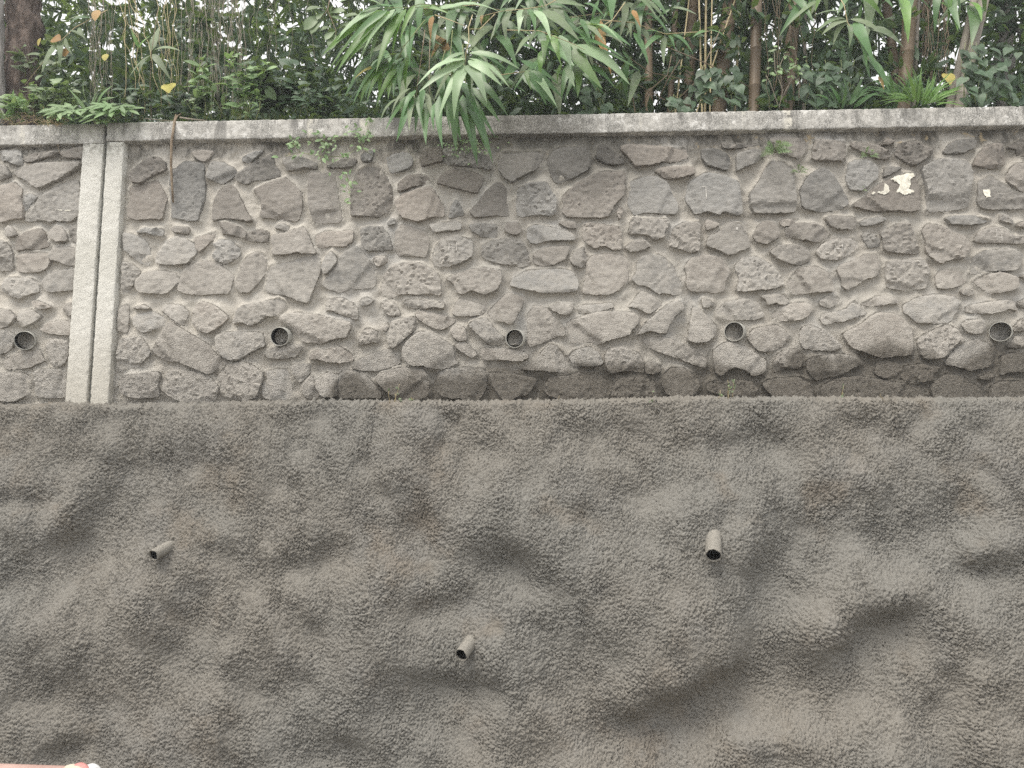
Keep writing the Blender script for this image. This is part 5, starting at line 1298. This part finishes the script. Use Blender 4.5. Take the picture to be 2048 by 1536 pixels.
# coloured leaves
def lone(px, py, tx, ty, Y, kind, mat, label, cat='leaf', wide=1.0):
    A, B = V(px, py, Y), V(tx, ty, Y - .02); x = (B - A); L = x.length; x = x / L
    f = Vector((0, -1, .35)); zax = (f - x * f.dot(x)).normalized(); y = zax.cross(x)
    M = Matrix((x * L, y * L * wide, zax * L)).transposed().to_4x4(); M.translation = A
    o = bpy.data.objects.new('fallen_leaf', make_leaf(kind, 1, mat)); COL.objects.link(o); o.matrix_basis = M
    tag(o, label, cat, 'coloured dead leaves caught in the creepers')
lone(337, 170, 338, 188, .02, 'heart', L_YEL, 'yellow heart shaped leaf caught on a creeper above the hanging stick', wide=1.3)
lone(196, 20, 190, 42, .12, 'oval', L_DRY, 'orange and yellow dead leaf high among the creepers', wide=1.3)
lone(104, 78, 122, 80, .09, 'oval', L_DRY, 'round orange leaf right beside the dark trunk', wide=2.0)
lone(132, 96, 130, 114, .11, 'oval', L_DRY, 'dull orange leaf half hidden by the limp silver sprig', wide=1.6)
lone(76, 92, 82, 76, .3, 'oval', L_YEL, 'small yellow leaf against the dark trunk')
lone(212, 108, 210, 122, .12, 'oval', L_YEL, 'pale yellow leaf low on the loose strand of creepers', wide=1.4)
lone(1265, 20, 1282, 56, .0, 'blade', L_DRY, 'curled tan dead leaf hanging beside the open star of bamboo leaves', wide=1.6)
lone(866, 32, 862, 82, -.18, 'blade', L_DRY, 'long orange brown dead bamboo leaf left of the yellow twig', wide=1.2)
lone(965, 30, 963, 52, -.2, 'blade', L_DRY, 'short orange dead leaf right of the yellow twig', wide=1.6)
lone(1758, 152, 1768, 180, -.1, 'blade', L_DRY, 'rusty dead leaf tip beside the spiky bright tuft', wide=1.8)
lone(1896, 150, 1900, 172, .3, 'heart', L_YEL, 'yellow green leaf hanging left of the leaning dry culms')

# ------------------------------------------------------------------ thicket behind: leaves nobody could count
def leaf_cloud(name, N, box, L, W, mat, seed, fans=8, hang=.7, keep=None):
    r = np.random.default_rng(seed); nf = N // fans
    (x0, x1), (y0, y1), (z0, z1) = box
    c = np.stack([r.uniform(x0, x1, nf), r.uniform(y0, y1, nf), r.uniform(z0, z1, nf)], -1)
    if keep is not None: c = c[keep(c, r)]
    nf = len(c)
    ax = r.normal(0, 1, (nf, 3)); ax[:, 2] -= hang * 1.5; ax /= np.linalg.norm(ax, axis=1)[:, None]
    c = np.repeat(c, fans, 0); ax = np.repeat(ax, fans, 0); n = len(c)
    d = ax + r.normal(0, .55, (n, 3)); d /= np.linalg.norm(d, axis=1)[:, None]
    u = r.normal(0, 1, (n, 3)); u[:, 2] += .8; s_ = np.cross(d, u); s_ /= np.linalg.norm(s_, axis=1)[:, None]; nn = np.cross(s_, d)
    l = r.uniform(L * .6, L * 1.2, n)[:, None]; w = r.uniform(W * .7, W * 1.2, n)[:, None]
    b = c + r.normal(0, .02, (n, 3))
    P = np.stack([b, b + d * l * .3 + s_ * w * .5 + nn * l * .05, b + d * l * .3 - s_ * w * .5 + nn * l * .05,
                  b + d * l * .65 + s_ * w * .38 + nn * l * .03, b + d * l * .65 - s_ * w * .38 + nn * l * .03, b + d * l - nn * l * .06], 1).reshape(-1, 3)
    o = np.arange(n)[:, None] * 6
    T_ = np.concatenate([o + [0, 2, 1], o + [3, 4, 5]]); Q = o + np.array([1, 2, 4, 3])
    m = mesh_np(name, P, Q, T_, True, mat)
    return tag(link(name, m), kind='stuff')
def gaps(c, r):
    """thinner crowns where the sky shows through, thickest low down"""
    px, py = c[:, 0] * 330 + 1024, c[:, 2]
    dens = np.where(c[:, 0] > 2.6, .55, np.where(c[:, 0] < -2.1, .75, 1.0)); dens = np.where((c[:, 2] > 5.7) & (c[:, 0] > 3.6), .12, dens); dens = np.where((c[:, 2] > 5.0) & (c[:, 0] < -3.0), .4, dens)
    return r.random(len(c)) < dens * (.75 + .35 * (samp(T_BIG, c[:, 0], c[:, 2] + c[:, 1]) > -.4))
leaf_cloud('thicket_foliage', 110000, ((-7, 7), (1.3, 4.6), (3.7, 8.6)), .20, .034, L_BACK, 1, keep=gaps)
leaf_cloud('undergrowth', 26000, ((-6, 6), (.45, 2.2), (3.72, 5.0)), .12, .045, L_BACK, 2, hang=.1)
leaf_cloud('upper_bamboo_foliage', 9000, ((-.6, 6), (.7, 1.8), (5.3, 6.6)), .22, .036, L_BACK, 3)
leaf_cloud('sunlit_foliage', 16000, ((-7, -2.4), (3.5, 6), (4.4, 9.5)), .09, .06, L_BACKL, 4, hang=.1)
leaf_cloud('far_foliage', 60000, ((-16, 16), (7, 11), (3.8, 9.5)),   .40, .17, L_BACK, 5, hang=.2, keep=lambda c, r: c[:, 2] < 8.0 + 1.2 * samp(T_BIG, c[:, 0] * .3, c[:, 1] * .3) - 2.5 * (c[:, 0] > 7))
leaf_cloud('ground_cover', 7000, ((-4.2, 4.2), (.26, .6), (3.80, 3.98)), .06, .035, L_BACK, 6, hang=.0)
# ------------------------------------------------------------------ small things on the wall
# stick hanging over the coping, stick lying on it
T = Tubes(); rr = random.Random(3)
P = [V(352, 230, .02), V(349, 244, -.07), V(343, 285, -.085), V(342, 330, -.07), V(344, 370, -.06), V(346, 405, -.055)]
T.tube(P, .0075, .0062, 7, [.006, .0085, .0080, .0078, .0075, .0070]); T.tube([V(349, 246, -.075), V(355, 232, -.02), V(362, 228, .0)], .005, .004, 5)
o = link('hanging_stick', T.mesh('hanging_stick', M_TWIG), None); o.data.transform(Matrix.Translation(-V(349, 244, -.07))); o.location = V(349, 244, -.07)
tag(o, 'dry brown stick hanging down over the coping left of centre', 'stick')
T = Tubes(); T.tube([V(360, 235, -.02), V(380, 238, -.03), V(410, 241, -.04)], .006, .004, 6); T.tube([V(290, 237, .0), V(320, 240, -.02), V(350, 242, -.03)], .003, .002, 5)
o = link('lying_stick', T.mesh('lying_stick', M_TWIGD), None); tag(o, 'short grey stick lying along the top edge of the coping', 'stick')
# straw
T = Tubes(); rr = random.Random(9)
for k in range(46):
    a = V(rr.uniform(20, 125), rr.uniform(232, 252), -.02 - .04 * rr.random()); d = Vector((rr.uniform(-.12, .12), rr.uniform(-.03, .0), rr.uniform(-.05, .08)))
    T.tube(wobble(a, a + d, 6, .008, rr), .0012, .0009, 3)
for k in range(26):
    a = V(rr.uniform(84, 122), rr.uniform(242, 252), -.05 - .02 * rr.random()); d = Vector((rr.uniform(-.05, .05), -.01, rr.uniform(-.03, .02)))
    T.tube(wobble(a, a + d, 5, .006, rr), .0012, .0009, 3)
T.tube([V(118, 285, -.06), V(116, 292, -.04), V(119, 305, -.035)], .0015, .001, 3)
o = link('dry_straw', T.mesh('dry_straw', m_plain('straw', (.50, .38, .22), (.62, .50, .32), 30, .8, 0)), None)
tag(o, 'tuft of dry orange straw lying over the coping at the left', 'straw', kind='stuff')
# creeper on the wall face below the coping
rr = random.Random(12); root = empty('wall_creeper', V(640, 272, -.07), 'light green creeper straggling over the stones below the coping, left of the bamboo', 'creeper', None); T = Tubes(); nd = []
for a in (((735, 250), (738, 268), (722, 285), (710, 300), (690, 312), (650, 314), (600, 305), (570, 312)), ((700, 262), (670, 282), (655, 296), (640, 305)), ((710, 262), (728, 262), (738, 268)),
          ((650, 296), (640, 312), (645, 335)), ((600, 305), (588, 290), (585, 285)), ((655, 285), (634, 280), (632, 270)), ((722, 285), (730, 300), (745, 312)), ((690, 345), (697, 360), (698, 380), (702, 396))):
    P = [V(x, y, -.065) for x, y in a]; T.tube(P, .0022, .0014, 4)
    for u, v_ in zip(P[:-1], P[1:]): nd += [u, u.lerp(v_, .5), v_]
stem(root, T, M_STEMG)
for k in range(120):
    p = rr.choice(nd); q = p + Vector((rr.gauss(0, .022), -.01 - abs(rr.gauss(0, .012)), rr.gauss(0, .02))); a = rr.uniform(0, 6.28)
    dr = Vector((math.cos(a), -.25, math.sin(a) - .35)).normalized(); put_leaf(root, 'oval', L_WEED, q, q + dr * rr.uniform(.022, .044), rr, 1.0, face=(rr.uniform(-.4, .4), -1, rr.uniform(0, .9)))
# ferns in the joints
def fern(px, py, n, L, label, seed, mat=L_WEED):
    rr = random.Random(seed); root = empty('fern', V(px, py, -.03), label, 'fern', 'small ferns rooted in the mortar joints')
    for k in range(n):
        a = -1.5 + 3.0 * k / max(1, n - 1) + rr.uniform(-.2, .2); s_ = V(px, py, -.035); ln = L * rr.uniform(.7, 1.1) / F_PX * 4.46
        d = Vector((math.sin(a), -.45, math.cos(a) * .75 - .1)).normalized(); e = s_ + d * ln + Vector((0, 0, -.25 * ln))
        mid = s_ + d * ln * .55 + Vector((0, 0, .05 * ln)); T = Tubes(); T.tube([s_, mid, e], .0012, .0007, 3)
        fr = link('frond', shift(T.mesh('frond', M_STEMG), root.location), root)
        v, q = [], []
        for j in range(9):
            u = .2 + .8 * j / 8; c = s_.lerp(mid, u / .5) if u < .5 else mid.lerp(e, (u - .5) / .5); w = ln * .22 * math.sin(math.pi * (.15 + .8 * u))
            tng = (e - s_).normalized(); sd2 = tng.cross(Vector((0, -1, .3))).normalized()
            for sg in (-1, 1):
                b = len(v); tip = c + sd2 * sg * w + tng * w * .5
                v += [c - tng * w * .16, c + tng * w * .22, tip, (c.lerp(tip, .5) - tng * w * .16)]; q.append((b, b + 3, b + 2, b + 1))
        link('leaflets', shift(mesh_np('leaflets', [tuple(p) for p in v], q, None, False, mat), root.location), fr)
fern(1550, 306, 11, 38, 'largest bright green fern, in the joint between two dark stones under the coping', 1)
fern(1598, 345, 6, 22, 'small yellow green fern just below and right of the largest fern', 2, L_OVAL)
fern(1736, 312, 7, 24, 'green fern on the flat dark stone left of the white paint patch', 3)
fern(1722, 380, 4, 12, 'tiny fern near the left tip of the paint splashed stone', 4)
fern(985, 275, 7, 18, 'fern just right of the dark hanging bamboo bunch', 5)
# moss-like growth on the dark stones under the bunch
rr = random.Random(31); root = empty('small_leaved_plant', V(930, 290, -.04), 'patch of tiny leaves on the dark stones behind the hanging bamboo bunch', 'plant', None); T = Tubes()
for k in range(8):
    a = V(rr.uniform(890, 960), rr.uniform(275, 290), -.045); T.tube(wobble(a, a + Vector((rr.uniform(-.05, .08), -.01, rr.uniform(-.08, .0))), 4, .004, rr), .001, .0008, 3)
stem(root, T, M_STEMG)
for k in range(110):
    p = V(rr.gauss(930, 26), rr.gauss(292, 11), -.045); dr = Vector((rr.uniform(-1, 1), -.3, rr.uniform(-1, .5))).normalized(); put_leaf(root, 'oval', L_WEED, p, p + dr * rr.uniform(.012, .022), rr, 1.2)
# weeds along the shotcrete ledge
def ledge_weed(px, py, h, label, seed, arms, mat=M_STEMY, leaves=0):
    rr = random.Random(seed); root = empty('ledge_weed', V(px, py, -.12), label, 'weed', 'dusty weeds sprouting along the sprayed ledge'); T = Tubes(); ends = []
    for (dx, dy, bx) in arms:
        P = wobble(V(px + bx, py + 3, -.12), V(px + dx, py - dy, -.15), 4, .004, rr); T.tube(P, .0020, .0012, 4); ends += P[2:]
    stem(root, T, mat)
    for k in range(leaves):
        p = rr.choice(ends); dr = Vector((rr.uniform(-1, 1), -.3, rr.uniform(-.6, .8))).normalized(); put_leaf(root, 'oval', L_BAMD, p, p + dr * rr.uniform(.010, .022), rr, 1.2)
ledge_weed(783, 806, 36, 'pale forked dead stalks on the ledge left of centre', 1, ((-5, 24, -5), (8, 20, 6), (16, 38, 4), (6, 18, 10), (14, 8, 18)), leaves=6)
ledge_weed(824, 803, 10, 'tiny pale sprout on the ledge, right of the forked dead stalks', 2, ((-2, 9, 0), (3, 6, 1)), leaves=4)
ledge_weed(1302, 815, 32, 'dusty grey weed hanging over the ledge right of centre', 3, ((2, 32, 0), (-6, 4, 0), (9, -6, 0), (0, 18, 0)), M_TWIGD, 16)
ledge_weed(1458, 796, 36, 'thin upright dusty weed pair on the ledge, under the arched stone', 4, ((-3, 36, -2), (8, 32, 8), (-18, 16, -22), (2, 20, 0)), leaves=22)
ledge_weed(1686, 797, 26, 'single pale twisted sprout on the ledge at the right', 5, ((2, 26, 0), (0, 12, 0)), leaves=5)
ledge_weed(1775, 796, 12, 'bent pale root sprout low on the ledge at the right', 6, ((-14, 8, -10), (2, 2, -4)))
ledge_weed(1118, 800, 10, 'tiny pale stub on the ledge between two bottom stones', 7, ((0, 9, 0),))
# scrap of white string stuck in the shotcrete
T = Tubes()
for a in (((809, 906), (813, 901), (817, 902), (820, 907)), ((818, 899), (822, 897), (824, 900), (822, 907)), ((829, 906), (835, 900), (838, 896), (835, 895), (833, 899), (831, 902)), ((838, 897), (837, 902), (833, 908))):
    T.tube([V(x, y, on_shot(x, y) - .010) for x, y in a], .0015, .0015, 4)
o = link('white_string', T.mesh('white_string', M_PAINT), None); tag(o, 'scrap of curled white string stuck to the sprayed concrete below the ledge', 'string')

# ------------------------------------------------------------------ pink rail with a striped cloth tied round its end, on two posts
YB = -1.55
M_PINK = m_plain('faded_pink_paint', (.46, .30, .26), (.54, .38, .33), 8, .6, .001)
M_CL1 = m_plain('cloth_cream', (.50, .45, .36), (.56, .51, .42), 30, .9, .001)
M_CL2 = m_plain('cloth_pink', (.48, .20, .19), (.55, .27, .25), 30, .9, .001)
M_CL3 = m_plain('cloth_white', (.52, .53, .54), (.60, .60, .60), 30, .9, .001)
A = V(-260, 1517, YB); B = V(190, 1532, YB); A.z -= .030; B.z -= .030
root = empty('pink_rail', (B.x - .1, YB, 0), 'faded pink rail on posts at the lower left corner, in front of the sprayed concrete', 'rail', None)
T = Tubes(); T.tube([A - (B - A) * .6, A, B], .026, .026, 20); link('bar', shift(T.mesh('bar', M_PINK), root.location), root)
for u in (.9, -.3):
    P = A.lerp(B, u); T = Tubes(); T.tube([Vector((P.x, P.y, 0)), P - Vector((0, 0, .024))], .022, .022, 16); link('post', shift(T.mesh('post', M_PINK), root.location), root)
K = V(152, 1548, YB)
root = empty('cloth_knot', K, 'twisted cream, pink and white cloth tied round the end of the pink rail', 'cloth', None)
def fold(px0, px1, top, mat, nm, yy):
    T = Tubes(); P = []
    for i in range(9):
        u = i / 8; x = px0 + (px1 - px0) * u; P.append(V(x, 1562 - (1562 - top) * math.sin(math.pi * u) ** .6, YB + yy + .04 * math.cos(math.pi * u)))
    T.tube(P, .016, .016, 10, [.010 + .012 * math.sin(math.pi * i / 8) for i in range(9)])
    link(nm, shift(T.mesh(nm, mat), root.location), root)
fold(120, 165, 1540, M_CL1, 'cloth_fold', -.02); fold(140, 178, 1537, M_CL2, 'cloth_fold', -.035); fold(132, 170, 1543, M_CL1, 'cloth_fold', -.05); fold(160, 204, 1539, M_CL3, 'cloth_fold', -.03); fold(170, 198, 1545, M_CL3, 'cloth_fold', -.055)

# ------------------------------------------------------------------ haze, added to lift the blacks as lens glare does
vm = bpy.data.materials.new('haze'); vm.use_nodes = True; vt = vm.node_tree
for nd_ in list(vt.nodes):
    if nd_.type == 'BSDF_PRINCIPLED': vt.nodes.remove(nd_)
pv = vt.nodes.new('ShaderNodeVolumePrincipled'); pv.inputs['Color'].default_value = (.92, .96, 1.0, 1); pv.inputs['Density'].default_value = .006
pv.inputs['Anisotropy'].default_value = .2
vt.links.new(pv.outputs[0], vt.nodes['Material Output'].inputs['Volume'])
bx_ = [(x, y, z) for z in (-1, 11.5) for y in (-26, 26) for x in (-26, 26)]
hz = link('haze', mesh_np('haze', bx_, [(0, 2, 3, 1), (4, 5, 7, 6), (0, 1, 5, 4), (2, 6, 7, 3), (0, 4, 6, 2), (1, 3, 7, 5)], None, False, vm))
tag(hz, kind='stuff')
